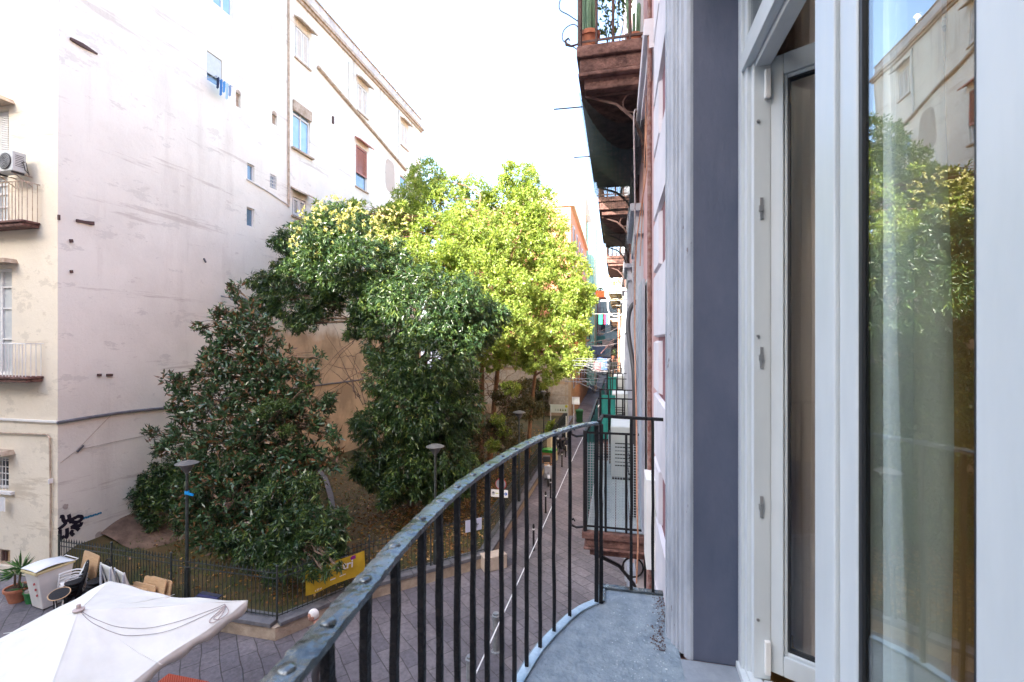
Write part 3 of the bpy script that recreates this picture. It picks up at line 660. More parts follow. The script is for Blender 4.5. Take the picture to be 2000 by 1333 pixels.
for (u0, v0, u1, v1, Y, l) in ((1140, 208, 1082, 214, 7.0, 'upper'), (1157, 305, 1121, 308, 8.3, 'lower')):
    a = at_y(u0+10, v0, Y); c = at_y(u1, v1, Y)
    cable('clothes_rod', [a, (a+c)/2, c], .012, m_darkgrey, '%s dark rod sticking out over the alley from the rusty balcony' % l, 'rod')
k = MB()
for j, (Y, z0) in enumerate(((5.1, 9.6), (5.4, 9.45))):
    pts = [(-.40, Y, z0+.9), (-.52, Y, z0+1.0), (-.62, Y, z0+1.08), (-.60, Y, z0+1.2), (-.48, Y, z0+1.24), (-.38, Y, z0+1.1)]
    k.tube(smooth_path(pts, 5), .006, 5)
tag(k.build('wire_plant_ring', m_darkgrey), 'bent wire loops projecting from the rusty balcony rail', 'wire loop')

# ================================================================ the sunlit cream building further along on our side
m_cream = M('cream_plaster', (.44,.36,.25), (.54,.45,.33), 1.2, .9, bump=.2)
crm = T('apartment_building', 'cream house further down the alley with white balconies, sunlit', 'building', (.3, 32, 0))
MB().box((.26, 21.35, 0), (10, 46, 17)).build('wall', m_cream, crm)
for i, yc in enumerate((23.5, 27.5, 31.5, 36)):
    for z0 in (5.1, 9.6):
        f = MB().box((.20, yc-.62, z0), (.26, yc+.62, z0+2.6)).build('window', m_surround, crm); MB().box((.19, yc-.42, z0), (.1995, yc+.42, z0+2.4)).build('shutter', M('window_shutter', (.20,.11,.07), rough=.7), f)
for i, (y0, y1, z) in enumerate(((22.4, 24.8, 9.6), (26.4, 28.8, 9.6), (22.5, 24.7, 4.9), (30.4, 32.6, 4.9), (30.4, 32.6, 9.6))):
    side_balcony('%s balcony of the sunlit cream house down the alley' % ('nearest upper', 'middle upper', 'nearest lower', 'farther lower', 'farthest upper')[i], y0, y1, -.42, z, .95, m_black if z < 6 else m_cream, m_cream, .35, 8, 3, scroll=False, brackets=2, xw=.259, grp='cream house balconies')
far = T('apartment_building', 'orange pink house after the cream one where the alley narrows', 'building', (.3, 60, 0))
MB().box((.1, 46.1, 0), (9, 80, 15)).build('wall', M('orange_plaster', (.60,.26,.14), (.68,.34,.2), 1.5, .9), far)
for yc in (49, 53, 58, 64):
    for z0 in (1, 5.4, 9.4):
        MB().box((.04, yc-.55, z0), (.1, yc+.55, z0+2.2)).build('window', m_darkglass, far)
# ================================================================ the corner building on the left (facade A faces us, wall B runs along the garden)
XB, YA, YE, ZR = -15.9, 10.16, 35.7, 25.4
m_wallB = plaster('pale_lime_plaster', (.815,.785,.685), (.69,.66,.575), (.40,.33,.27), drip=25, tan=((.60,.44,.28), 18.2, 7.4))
m_wallA = plaster('cream_yellow_plaster', (.73,.665,.54), (.63,.57,.46), (.40,.32,.22))
m_wallA2 = plaster('pale_upper_plaster', (.66,.62,.54), (.56,.52,.45), (.40,.32,.25))
cb = T('apartment_building', 'tall corner house with bare pale side wall and cream yellow front', 'building', (XB, YA, 0))
def wall_holes(axis, fixed, a0, a1, z0, z1, holes, depth, sgn):
    """wall sheet with recessed rectangular openings (reveals included)"""
    A = sorted({a0, a1, *[h[0] for h in holes], *[h[1] for h in holes]}); Z = sorted({z0, z1, *[h[2] for h in holes], *[h[3] for h in holes]})
    m = MB(); P = (lambda a, z, d=0: (fixed-sgn*d, a, z)) if axis == 'x' else (lambda a, z, d=0: (a, fixed+d*sgn, z))
    for i in range(len(A)-1):
        for j in range(len(Z)-1):
            ca, cz = (A[i]+A[i+1])/2, (Z[j]+Z[j+1])/2
            if any(h[0] < ca < h[1] and h[2] < cz < h[3] for h in holes): continue
            m.add([P(A[i], Z[j]), P(A[i+1], Z[j]), P(A[i+1], Z[j+1]), P(A[i], Z[j+1])], [(0,1,2,3)])
    for h in holes:
        c = [(h[0], h[2]), (h[1], h[2]), (h[1], h[3]), (h[0], h[3])]
        for k in range(4):
            p, q = c[k], c[(k+1) % 4]; m.add([P(*p), P(*q), P(q[0], q[1], depth), P(p[0], p[1], depth)], [(0,1,2,3)])
        m.add([P(x, y, depth) for x, y in c], [(0,1,2,3)])
    bm = bmesh.new(); return m
def rectB(u0, u1, vt, vb):
    a = at_x(u0, vt, XB); c = at_x(u0, vb, XB); d = at_x(u1, vt, XB); return (a.y, d.y, c.z, a.z)
WB = [('tall', rectB(416, 456, -95, 4)), ('wash', rectB(404, 434, 98, 157)), ('blue', rectB(572, 606, 197, 287)), ('white', rectB(577, 604, 49, 111)),
      ('white', rectB(698, 717, 161, 215)), ('red', rectB(695, 717, 281, 363)), ('white', rectB(783, 796, 240, 282)), ('white', rectB(571, 597, 383, 420)), ('small', rectB(781, 795, 341, 378)),
      ('hole', rectB(483, 497, 318, 350)), ('grille', rectB(527, 540, 339, 366)), ('hole', rectB(482, 497, 404, 441)), ('niche', rectB(460.5, 470.5, 180, 207)), ('niche', rectB(531, 541, 222, 241))]
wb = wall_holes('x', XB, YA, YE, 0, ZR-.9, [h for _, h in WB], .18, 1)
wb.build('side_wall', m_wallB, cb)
def rectA(u0, u1, vt, vb):
    a = at_y(u0, vt, YA); c = at_y(u1, vb, YA); return (a.x, c.x, c.z, a.z)
WA = [('blind', rectA(-60, 17, 226, 306)), ('door', rectA(-60, 23, 528, 733)), ('door', rectA(-60, 15, 352, 432)), ('bars', rectA(-60, 17, 888, 958)), ('gate', rectA(-60, 20, 1064, 1108))]
wa = wall_holes('y', YA, -40, XB, 0, ZR-.9, [h for _, h in WA], .2, 1)
wa.build('front_wall', m_wallA, cb)
MB().box((-40, YA+.05, ZR-1.2), (XB-.05, YE, ZR-.95)).build('roof', m_hood, cb)
bk = MB(); bk.box((-40.2, YA, 0), (-40, YE, ZR-1)); bk.box((-40, YE-.2, 0), (XB-.001, YE, ZR-.9)); bk.build('rear_wall', m_wallA2, cb)
# cornice and parapet, front gable of roof line
b = MB(); b.box((-40, YA-.22, ZR-.9), (XB+.22, YE+.2, ZR-.72)); b.box((-40, YA-.12, ZR-1.05), (XB+.12, YE+.1, ZR-.9)); b.build('cornice', m_hood, cb)
m_par = plaster('stained_parapet', (.62,.59,.56), (.40,.37,.34), (.12,.10,.09), scale=1.2)
b = MB(); b.box((XB-.25, YA, ZR-.72), (XB, YE, ZR)); b.box((-40, YA, ZR-.72), (XB-.25, YA+.25, ZR)); b.build('parapet', m_par, cb)
b = MB(); b.box((XB-.32, YA-.05, ZR), (XB+.07, YE+.05, ZR+.06)); b.build('coping', m_hood, cb)
# upper strip of wall below the cornice is stained: drain pipes
for (ua, va, ub, vb) in ((683, 122, 683, 196), (780, 216, 779, 314), (564, -40, 564, 405)):
    p, q = at_x(ua, va, XB+.06), at_x(ub, vb, XB+.06); MB().tube([p, (q.x, p.y, (p.z+q.z)/2), (q.x, p.y, q.z)], .05, 8).build('downpipe', m_hood if ua < 600 else m_shutterwhite, cb)
p, q = at_x(621, 131, XB+.07), at_x(793, 333, XB+.07)
MB().tube([p, (p+q)/2, q], .10, 6).build('sloping_ledge', m_hood, cb)
p = at_x(113, 826, XB+.05); pts = [at_x(113, 826, XB+.05), at_x(240, 806, XB+.05), at_x(375, 791, XB+.05), at_x(480, 771, XB+.05), at_x(599, 756, XB+.05), at_x(684, 745, XB+.05), at_x(720, 740, XB+.05)]
MB().tube(smooth_path([tuple(x) for x in pts], 6), .045, 6).build('cable_run', m_stonecap, cb)
pts = [at_x(482, 350, XB+.04), at_x(520, 372, XB+.04), at_x(562, 400, XB+.04)]; MB().tube(pts, .03, 5).build('small_pipe', m_shutterwhite, cb)
pts = [at_x(416, 0, XB+.04), at_x(419, 0, XB+.04)]
for pp in ([(220, 808), (150, 880), (118, 905)], [(150, 880), (230, 862), (330, 842)]):
    MB().tube([at_x(a, c, XB+.03) for a, c in pp], .007, 4).build('loose_wire', m_hood, cb)
# windows of wall B
def shutters_x(h, mat, fr, n, x):
    y0, y1, z0, z1 = h; k = MB(); w_ = (y1-y0)/n
    for i in range(n):
        a, c = y0+w_*i+.02, y0+w_*(i+1)-.02
        k.box((x, a, z0+.03), (x+.05, a+.07, z1-.03)); k.box((x, c-.07, z0+.03), (x+.05, c, z1-.03)); k.box((x, a+.07, z0+.03), (x+.05, c-.07, z0+.13)); k.box((x, a+.07, z1-.13), (x+.05, c-.07, z1-.03))
        zz = z0+.15
        while zz < z1-.16: k.obox((x+.02, (a+c)/2, zz), (.03, c-a-.14, .045), ry=R(35)); zz += .07
    return k.build('shutter', mat, fr)
for kind, h in WB:
    y0, y1, z0, z1 = h; xb = XB-.175
    f = MB()
    if kind in ('niche',):
        MB().box((xb, y0, z0), (xb+.05, y1, z1)).build('niche_infill', m_hood, cb)
        a = [( (y0+y1)/2+(y1-y0)/2*math.cos(t), z1+(y1-y0)*.6*math.sin(t)) for t in [i*math.pi/8 for i in range(9)]]
        MB().prism(a, XB-.05, XB+.004, 'x').build('niche_arch', m_hood, cb); continue
    t_ = .05 if kind in ('hole', 'grille', 'small') else .08
    f.box((xb+.02, y0+.001, z0+.001), (xb+.10, y0+t_, z1-.001)); f.box((xb+.02, y1-t_, z0+.001), (xb+.10, y1-.001, z1-.001)); f.box((xb+.02, y0+t_, z0+.001), (xb+.10, y1-t_, z0+t_)); f.box((xb+.02, y0+t_, z1-t_), (xb+.10, y1-t_, z1-.001))
    if kind in ('blue', 'tall'): f.box((xb+.02, (y0+y1)/2-.04, z0+t_), (xb+.10, (y0+y1)/2+.04, z1-t_))
    if kind == 'blue': f.box((xb+.02, y0+t_, z0+(z1-z0)*.72), (xb+.12, y1-t_, z0+(z1-z0)*.72+.09))
    fo = f.build('window', m_shutterwhite, cb)
    MB().box((xb+.03, y0+t_, z0+t_), (xb+.05, y1-t_, z1-t_)).build('pane', m_winblue if kind in ('blue', 'tall') else m_winglass, fo)
    if kind == 'white': shutters_x((y0+.05, y1-.05, z0+.02, z1-.02), m_shutterwhite, fo, 2, XB-.05)
    if kind == 'red':
        shutters_x((y0+.03, y1-.03, z0+(z1-z0)*.32, z1-.02), m_shutterred, fo, 1, XB-.04)
    if kind == 'wash': MB().box((XB-.06, y0+.03, z0+.35), (XB-.03, y1-.03, z1-.03)).build('roller_blind', m_acwhite, fo)
    if kind == 'blue':
        MB().box((XB-.03, y0-.02, z0+(z1-z0)*.80), (XB+.10, y1+.02, z1+.05)).build('blind_box', m_hood, fo)
        MB().box((XB-.02, y0-.12, z0-.12), (XB+.16, y1+.15, z0-.03)).build('sill', m_hood, fo)
    if kind in ('white', 'red'):
        zz = z1+.16
        MB().add([(XB, y0-.12, zz+.22), (XB, y1+.2, zz+.22), (XB+.42, y1+.2, zz), (XB+.42, y0-.12, zz), (XB, y0-.12, zz+.30), (XB, y1+.2, zz+.30), (XB+.42, y1+.2, zz+.07), (XB+.42, y0-.12, zz+.07)],
                 [(0,1,2,3), (4,5,6,7), (0,1,5,4), (1,2,6,5), (2,3,7,6), (3,0,4,7)]).build('hood', m_shutterred if kind == 'red' else m_hood, fo)
        MB().box((XB-.02, y0-.1, z0-.1), (XB+.09, y1+.1, z0-.02)).build('sill', m_hood, fo)
    if kind == 'grille':
        k = MB()
        for i in range(4): k.tube([(XB-.03, y0+(y1-y0)*(i+.5)/4, z0), (XB-.03, y0+(y1-y0)*(i+.5)/4, z1)], .018, 4)
        for i in range(4): k.tube([(XB-.02, y0, z0+(z1-z0)*(i+.5)/4), (XB-.02, y1, z0+(z1-z0)*(i+.5)/4)], .018, 4)
        k.build('grille', m_shutterwhite, fo)
# lighter repair patches (real repainted rectangles, 3 mm proud)
m_patch = plaster('fresh_plaster_patch', (.74,.72,.71), (.66,.64,.63), (.6,.55,.5))
for (u0, u1, vt, vb) in ((483, 528, 48, 150), (463, 548, 275, 378), (484, 511, 232, 262)):
    y0, y1, z0, z1 = rectB(u0, u1, vt, vb); n = 14; pts = []
    for i in range(n*4):
        t = i/n; e = random.uniform(-.12, .12)
        if t < 1: pts.append((y0+(y1-y0)*t, z0+e))
        elif t < 2: pts.append((y1+e, z0+(z1-z0)*(t-1)))
        elif t < 3: pts.append((y1-(y1-y0)*(t-2), z1+e))
        else: pts.append((y0+e, z1-(z1-z0)*(t-3)))
m_dark = plaster('bare_grey_plaster', (.50,.44,.38), (.42,.36,.31), (.3,.25,.2))
def blob(u, v, ru, rv, mat, name='bare_patch', seed=0, proud=.004, sq=2.):
    r_ = random.Random(seed+int(u*7+v)); c = at_x(u, v, XB); e = at_x(u+ru, v, XB); g_ = at_x(u, v-rv, XB); ry, rz_ = abs(e.y-c.y), abs(g_.z-c.z); pts = []
    ph = [r_.uniform(0, 6) for _ in range(6)]
    for i in range(44):
        a = 2*math.pi*i/44; k = 1+sum((.10 if sq < 3 else .02)*math.sin((j+2)*a+ph[j])/(1+j*.5) for j in range(6))
        ca, sa = math.cos(a), math.sin(a); q = (abs(ca)**sq+abs(sa)**sq)**(-1/sq)
        pts.append((c.y+ry*k*q*ca, c.z+rz_*k*q*sa))
    return MB().prism(pts, XB-.02, XB+proud, 'x').build(name, mat, cb)
blob(762, 345, 9, 32, m_dark, sq=4); blob(506, 100, 22, 50, m_patch, 'plaster_patch', sq=6); blob(497, 248, 13, 15, m_patch, 'plaster_patch')
for (u, v, ru, rv) in ((196, 1046, 12, 7), (128, 990, 6, 5)): blob(u, v, ru, rv, m_dark, seed=5, proud=.003)
# rusty beam ends and stains
def beam(pts, r, mat=m_rust): MB().tube([at_x(a, c, XB+.02) for a, c in pts], [x*.62 for x in r] if isinstance(r, list) else r*.7, 4).build('beam_end', mat, cb)
beam([(137, 76), (160, 89), (190, 106)], [.09, .13, .05]); beam([(149, 431), (165, 434), (182, 437)], [.09, .08, .13]); beam([(136, 471), (141, 471)], .1); beam([(137, 531), (141, 531)], .09)
beam([(190, 733), (197, 733)], .08); beam([(208, 733), (219, 733)], .08); beam([(115, 420), (115, 430)], .05); beam([(650, 228), (650, 242)], .12); beam([(398, 505), (402, 513)], .05, m_stonecap); beam([(150, 883), (162, 870)], .06, m_stonecap)
# graffiti strokes (flat marks on the wall)
def strokes(lst, name, mat, wd, proud):
    m = MB()
    for pl in lst:
        P3 = [at_x(100+a/12.5, 980+c/12.5, XB+proud) for a, c in pl]; P3 = smooth_path([tuple(q) for q in P3], 5)
        for i in range(len(P3)-1):
            y0, z0, y1, z1 = P3[i][1], P3[i][2], P3[i+1][1], P3[i+1][2]; l = math.hypot(y1-y0, z1-z0) or 1; ny, nz = -(z1-z0)/l*wd, (y1-y0)/l*wd; ey, ez = (y1-y0)/l*wd*.4, (z1-z0)/l*wd*.4
            m.add([(XB+proud, y0+ny-ey, z0+nz-ez), (XB+proud, y0-ny-ey, z0-nz-ez), (XB+proud, y1-ny+ey, z1-nz+ez), (XB+proud, y1+ny+ey, z1+nz+ez)], [(0,1,2,3)]); proud += .00002
    return m.build(name, mat, cb)
H_ = [[(230,370),(280,370),(300,450),(345,540),(190,670)], [(330,500),(440,430),(430,330)], [(440,430),(490,510)], [(650,360),(740,370),(740,430),(650,500),(540,500),(510,440),(600,390),(650,360)],
      [(740,520),(700,590),(560,590),(500,630)], [(500,630),(600,640),(670,690)], [(520,710),(490,760),(540,820)], [(215,710),(225,900),(310,855)], [(210,920),(260,910)], [(385,665),(390,780),(385,850),(360,890)], [(350,825),(395,815)]]
strokes(H_, 'graffiti', M('black_spray_paint', (.012,.008,.02), rough=.6), .05, .006)
tq = [[(760+60*i, 430-18*i*1.0-(i % 2)*20), (790+60*i, 400-18*i), (800+60*i, 430-20*i)] for i in range(8)]
strokes(tq, 'small_graffiti', M('blue_spray_paint', (.02,.22,.38), rough=.6), .024, .006)
# front wall windows (facade A, cut by the frame)
for kind, h in WA:
    x0, x1, z0, z1 = h; yb = YA+.19; f = MB(); q = .09
    f.box((x1-q, yb-.10, z0), (x1-.002, yb-.01, z1)); f.box((x0, yb-.10, z1-q), (x1-q, yb-.01, z1-.002)); f.box((x0, yb-.10, z0+.002), (x1-q, yb-.01, z0+q)); f.box((x1-.62, yb-.10, z0+q), (x1-.54, yb-.01, z1-q))
    if kind == 'door':
        for fr in (.33, .62, .82): f.box((x1-.54, yb-.09, z0+(z1-z0)*fr), (x1-q, yb-.012, z0+(z1-z0)*fr+.05))
    fo = f.build('window', m_shutterwhite if kind != 'gate' else m_hood, cb)
    MB().box((x0, yb-.05, z0+q), (x1-q, yb-.03, z1-q)).build('pane', m_acwhite if kind == 'door' else (m_wood if kind == 'gate' else m_darkglass), fo)
    if kind == 'blind':
        k = MB(); zz = z0+.1
        while zz < z1-.1: k.box((x0, YA+.05, zz), (x1-.12, YA+.07, zz+.035)); zz += .055
        k.build('venetian_blind', m_shutterwhite, fo)
    if kind == 'gate':
        k = MB()
        for i in range(12): k.box((x0+i*.12, yb-.09, z0+.05), (x0+i*.12+.07, yb-.055, z1-.1))
        k.build('slats', m_rust, fo)
    if kind == 'bars':
        k = MB()
        for i in range(8): k.tube([(x1-.16-.13*i, YA+.02, z0), (x1-.16-.13*i, YA+.02, z1)], .014, 5)
        for i in range(5): k.tube([(x0, YA+.02, z0+(z1-z0)*(i+.5)/5), (x1, YA+.02, z0+(z1-z0)*(i+.5)/5)], .014, 5)
        k.build('grille', m_shutterwhite, fo)
        MB().box((x0, YA-.10, z0-.10), (x1+.25, YA+.02, z0-.02)).build('sill', m_shutterwhite, fo)
    if kind != 'gate' and not (kind == 'door' and z1 > 11.5):
        zz = z1+.12; MB().prism([(x0, zz), (x1+.28, zz), (x1+.2, zz+.13), (x0, zz+.13)], YA-.32, YA-.001, 'y').build('hood', m_hood, fo)
def front_balcony(u1, vf, vrail, dep, mb, nm):
    x1 = at_y(u1, vf, YA-dep).x; z0 = at_y(u1, vf, YA-dep).z; z1 = at_y(u1, vrail, YA-dep).z
    t = MB(); t.box((-21, YA-dep, z0-.07), (x1, YA-.001, z0)); t.box((-21, YA-dep+.05, z0-.17), (x1-.05, YA-.001, z0-.07))
    o = t.build('balcony', m_ruststone, cb, bevel=.02); k = MB()
    k.tube([(-21, YA-dep+.03, z1), (x1-.03, YA-dep+.03, z1), (x1-.03, YA, z1)], .018, 5)
    x = x1-.03
    while x > -20.5: k.tube([(x, YA-dep+.03, z0), (x, YA-dep+.03, z1)], .011, 5); x -= .13
    for i in range(3): k.tube([(x1-.03, YA-dep+.03+.12*(i+1), z0), (x1-.03, YA-dep+.03+.12*(i+1), z1)], .011, 5)
    k.build('railing', mb, o); return o
front_balcony(49, 737, 672, .45, m_shutterwhite, 'lower'); front_balcony(42, 428, 352, .45, m_hood, 'upper')
p = at_y(113, 825, YA-.05); MB().box((-40, YA-.06, p.z-.03), (XB+.03, YA-.001, p.z+.03)).build('string_course', m_shutterwhite, cb)
pts = [at_y(-60, 843, YA-.05), at_y(92, 849, YA-.05), at_y(97, 856, YA-.05), at_y(99, 960, YA-.05), at_y(98, 1092, YA-.05)]
MB().tube(pts, .025, 6).build('wall_pipe', m_hood, cb)
tag(MB().box(tuple(at_y(95, 946, YA-.14)), tuple(at_y(103, 934, YA-.02)+Vector((.0, 0, 0)))).build('junction_box', m_white, bevel=.01), 'small white box with blue tabs on the cream wall pipe', 'box')
a_ = at_y(0, 344, YA-.5)
acw = ac_unit('white air conditioner mounted high on the front of the corner building', 0, 0, 0)
acw.location = (at_y(22, 340, YA-.3).x, YA-.34, at_y(22, 343, YA-.3).z); acw.rotation_euler = (0, 0, R(90))
for d in (-.32, .32): MB().tube([(0, d, .02), (.34, d, .02)], .02, 4).tube([(.34, d, -.26), (-.1, d, .01)], .015, 4).build('wall_arm', m_hood, acw)
tag(MB().grid(lambda u, v: (at_y(0, 960, YA-.2).x+.25*u-.1, YA-.16-.02*math.sin(u*9), at_y(0, 1000, YA-.2).z+.42*v), 8, 4).build('hanging_cloth', m_white, solid=.004), 'white cloth hung under the barred window of the cream front', 'cloth')
# laundry under the window of wall B, plants on sills
y0, y1, z0, z1 = WB[1][1]
k = MB(); k.tube([(XB+.45, y0-.05, z0+.1), (XB+.45, y1+.1, z0+.1)], .012, 4); k.tube([(XB, y0, z0+.1), (XB+.5, y0, z0+.1)], .012, 4); k.tube([(XB, y1, z0+.1), (XB+.5, y1, z0+.1)], .012, 4)
tag(k.build('clothes_rack', m_steel), 'small metal clothes rack below the upper window of the bare wall', 'clothes rack')
cols = [('dark navy', (.01,.02,.06)), ('mid blue', (.05,.18,.42)), ('bright blue', (.08,.28,.55)), ('pale blue', (.35,.52,.70)), ('blue grey', (.2,.3,.45))]
for i, (nm, c) in enumerate(cols):
    ya = y0+(y1-y0)*i/5; yb_ = y0+(y1-y0)*(i+.85)/5; hh = .45+.2*((i*3) % 2)
    tag(MB().grid(lambda u, v: (XB+.45+.02*math.sin(u*6+v*3), ya+(yb_-ya)*u, z0+.1-hh*(1-v)-.04*math.sin(u*5)), 6, 6).build('hanging_garment', M('garment', c, rough=.9), solid=.006), '%s garment drying on the rack of the upper window' % nm, 'garment', 'laundry at the upper window')
# thin awning or light rail by the magnolia top
p, q = at_x(452, 583, XB+.5), at_x(500, 588, XB+.5)
tag(MB().tube([p, q], .09, 8).merge(MB().tube([p, (XB, p.y, p.z+.1)], .03, 6)).build('wall_lamp_tube', m_steel), 'pale metal tube fixed to the bare wall above the magnolia', 'tube')
# rooftop railing and aerials
for u, v in ((640, 18), (705, 92), (745, 150), (775, 176)):
    q = at_x(u, v, XB-.15); MB().tube([(XB-.12, q.y, ZR), (XB-.12, q.y, ZR+.75)], .02, 4).tube([(XB-.32, q.y, ZR+.6), (XB+.05, q.y, ZR+.6)], .012, 4).tube([(XB-.25, q.y, ZR+.7), (XB, q.y, ZR+.7)], .012, 4).build('aerial', m_steel, cb)

# ================================================================ unseen row of houses across the square behind us: it shades the balcony and garden as in the photograph
back = T('house_row', 'unseen row of tall houses behind the viewpoint, roofline shaped for its shade', 'building', (-20, -24, 0))
perp = Vector((SUN_H.y, -SUN_H.x)); te = math.tan(SUN_EL)
def zsh(d): return 13.9-te*(d-2.5)
dd = -26.0; c0 = Vector((SUN_H.x*dd, SUN_H.y*dd)); top = zsh(dd)
prof = [(-62, 0), (-62, -1.6), (-40, -1.6), (-40, .0), (-30, 0), (-30, -.8), (-22, -.8), (-22, .3), (-18.6, .3), (-18.6, -.5), (-15.9, -.5), (-15.9, .2), (-14.9, .2), (-14.9, -1.3), (-13.4, -1.3), (-13.4, -1.9), (-7.4, -1.9), (-7.4, -.6), (2, -.6), (2, .3), (12, .3), (12, 2.2), (60, 2.2)]  # roofline steps shaped to place the shadow edge on trees and facade
pl = [(-62, -top)]+prof+[(60, -top)]
vs = []; n = len(pl)
for dep in (0, -9):
    for (s, h) in pl: vs.append((c0.x+perp.x*s+SUN_H.x*dep, c0.y+perp.y*s+SUN_H.y*dep, top+h))
fs = [(i, (i+1) % n, n+(i+1) % n, n+i) for i in range(n)]+[tuple(range(n)), tuple(range(2*n-1, n-1, -1))]
MB().add(vs, fs).build('wall', m_cream, back)

# ================================================================ the opposite side of the alley beyond the garden
m_orange = plaster('orange_pink_plaster', (.58,.24,.14), (.50,.22,.14), (.62,.36,.26), scale=.6)
m_stonewall = plaster('stone_block_wall', (.42,.30,.19), (.30,.21,.13), (.18,.13,.09), scale=1.)
hC = T('apartment_building', 'pink orange house at the end of the garden, stone base', 'building', (-4, 41, 0))
MB().box((-15.8, 41, 0), (-3.95, 62, 6.5)).build('stone_base', m_stonewall, hC)
MB().box((-15.75, 41.05, 6.5), (-4.0, 62, 19)).build('wall', m_orange, hC)
b = MB()
for z0 in (1.2, 2.2, 3.4, 4.6):
    for i in range(9): b.box((-15+1.25*i+(z0*3 % 1), 40.975, z0), (-15+1.25*i+1.2+(z0*3 % 1) if i < 8 else -4.2, 41.0, z0+.95))
b.build('stone_blocks', m_tuff, hC)
for z0 in (2.6, 7.6, 11.6, 15.2):
    for yc in (43.5, 47, 50.5, 54, 58):
        f = MB().box((-4.0, yc-.7, z0), (-3.9, yc+.7, z0+2.5)).build('window', m_surround, hC); MB().box((-3.9, yc-.5, z0+.1), (-3.88, yc+.5, z0+2.3)).build('shutter', M('shutter_brown', (.16,.09,.06), rough=.8), f)
for (y0, y1, z0) in ((42.5, 45, 7.5), (46.2, 48.6, 7.5), (50, 52.5, 11.4), (42.6, 45, 11.4)):
    f = MB(); f.box((-4.0, y0, z0-.18), (-3.2, y1, z0)).box((-4, y0+.1, z0-.34), (-3.35, y1-.1, z0-.181)); o = f.build('balcony', m_rust, hC)
    k = MB(); k.tube([(-4, y0+.03, z0+1), (-3.23, y0+.03, z0+1), (-3.23, y1-.03, z0+1), (-4, y1-.03, z0+1)], .02, 4)
    for i in range(20): yy = y0+.03+(y1-y0-.06)*i/19; k.tube([(-3.23, yy, z0), (-3.23, yy, z0+1)], .011, 4)
    for i in range(5): k.tube([(-3.3-.15*i, y0+.03, z0), (-3.3-.15*i, y0+.03, z0+1)], .011, 4)
    k.build('railing', m_black, o)
MB().box((-15.9, 40.9, 19), (-3.7, 62, 19.3)).build('cornice', m_cream, hC)
MB().box((-11, 40.2, 5.7), (-5.2, 41, 5.95)).build('canopy', m_rust, hC)
hD = T('apartment_building', 'white house rising behind the pink one', 'building', (-4, 70, 0))
MB().box((-14, 62.1, 0), (-4.1, 82, 27)).build('wall', m_cream, hD)
for z0 in (3, 7.5, 12, 16.5, 21):
    for yc in (64, 68, 72, 77): MB().box((-4.1, yc-.6, z0), (-4.04, yc+.6, z0+2.4)).build('window', m_darkglass, hD)
scf = T('scaffold', 'tall scaffold wrapped in pale teal netting down the alley', 'scaffold', (-3.3, 64, 0))
k = MB()
for yy in (63, 65.5, 68):
    for xx in (-4.0, -2.9): k.tube([(xx, yy, 0), (xx, yy, 24)], .05, 5)
for z0 in range(2, 25, 2): k.tube([(-2.9, 63, z0), (-2.9, 68, z0)], .04, 4); k.tube([(-4, 63, z0), (-2.9, 63, z0)], .04, 4)
k.build('pole', m_wood, scf)
MB().grid(lambda u, v: (-2.86+.05*math.sin(u*30), 63+5*u, 1+22*v), 30, 20).build('netting', M('teal_netting', (.16,.40,.36), (.30,.55,.50), 3, .9), scf)
MB().grid(lambda u, v: (-4.0+1.1*u, 62.95+.04*math.sin(u*20), 1+22*v), 10, 20).build('netting', M('teal_netting_front', (.18,.42,.38), (.30,.55,.50), 3, .9), scf)
hE = T('apartment_building', 'dark house closing the far end of the alley', 'building', (-1.5, 96, 0))
MB().box((-9, 95, 0), (7, 110, 15)).build('wall', M('grey_teal_plaster', (.09,.12,.13), (.16,.20,.20), 1, .9), hE)
for z0 in (1, 5, 9):
    for xc in (-6, -3, -.5, 2.5): MB().box((xc-.7, 94.9, z0), (xc+.7, 95, z0+2.3)).build('window', m_darkglass, hE)
hF = T('apartment_building', 'narrow dark stucco house on the left of the far alley', 'building', (-3.6, 88, 0))
MB().box((-13, 82.1, 0), (-3.2, 94, 16)).build('wall', m_rust, hF)
for z0 in (1, 5, 9): MB().box((-3.2, 85, z0), (-3.15, 86.2, z0+2.3)).build('window', m_darkglass, hF)
# ================================================================ garden
KP = [(-15.9, 10.05), (-10.97, 9.43), (-7.87, 9.43), (-6.62, 11.45), (-4.05, 13.9), (-3.95, 24), (-3.95, 41)]
def xr(y):
    for i in range(2, len(KP)-1):
        a, c = KP[i], KP[i+1]
        if a[1] <= y <= c[1]: return a[0]+(c[0]-a[0])*(y-a[1])/(c[1]-a[1])
    return KP[2][0] if y < KP[2][1] else -3.95
def gz(x, y):
    z = .32
    s = max(0, min(1, (-12.6-x)/3.3)); z += .55*s*s*max(0, min(1, (22-y)/6))*max(.0, min(1, (y-9.6)/1.0))
    return z+.04*math.sin(x*2.1)*math.cos(y*1.7)
m_lawn = M('thin_grass_and_earth', (.038,.044,.010), (.085,.055,.018), 1.4, .95, bump=.7, bscale=25, lo=.4, hi=.6)
def fn(u, v):
    y = 9.6+31.3*v; x0, x1 = -15.9, xr(max(y, 9.43))-.18; x = x0+(x1-x0)*u; return (x, y, gz(x, y))
st(MB().grid(fn, 60, 120).build('garden_ground', m_lawn, smooth=True))
# bare sloping bank along the bare wall
m_bank = M('brown_mortar_bank', (.09,.055,.038), (.20,.13,.09), 2.5, .95, bump=1.)
def fn(u, v):
    y = 11.3+9*v; w_ = 1.5+.35*math.sin(v*9); x = XB+w_*u; return (x, y, gz(x, y)-.02+(.10+.42*min(1, v*5))*(1-u)**1.3+.08*math.sin(v*30+u*5)*(1-u)+.02)
st(MB().grid(fn, 12, 60).build('earth_bank', m_bank, smooth=True))
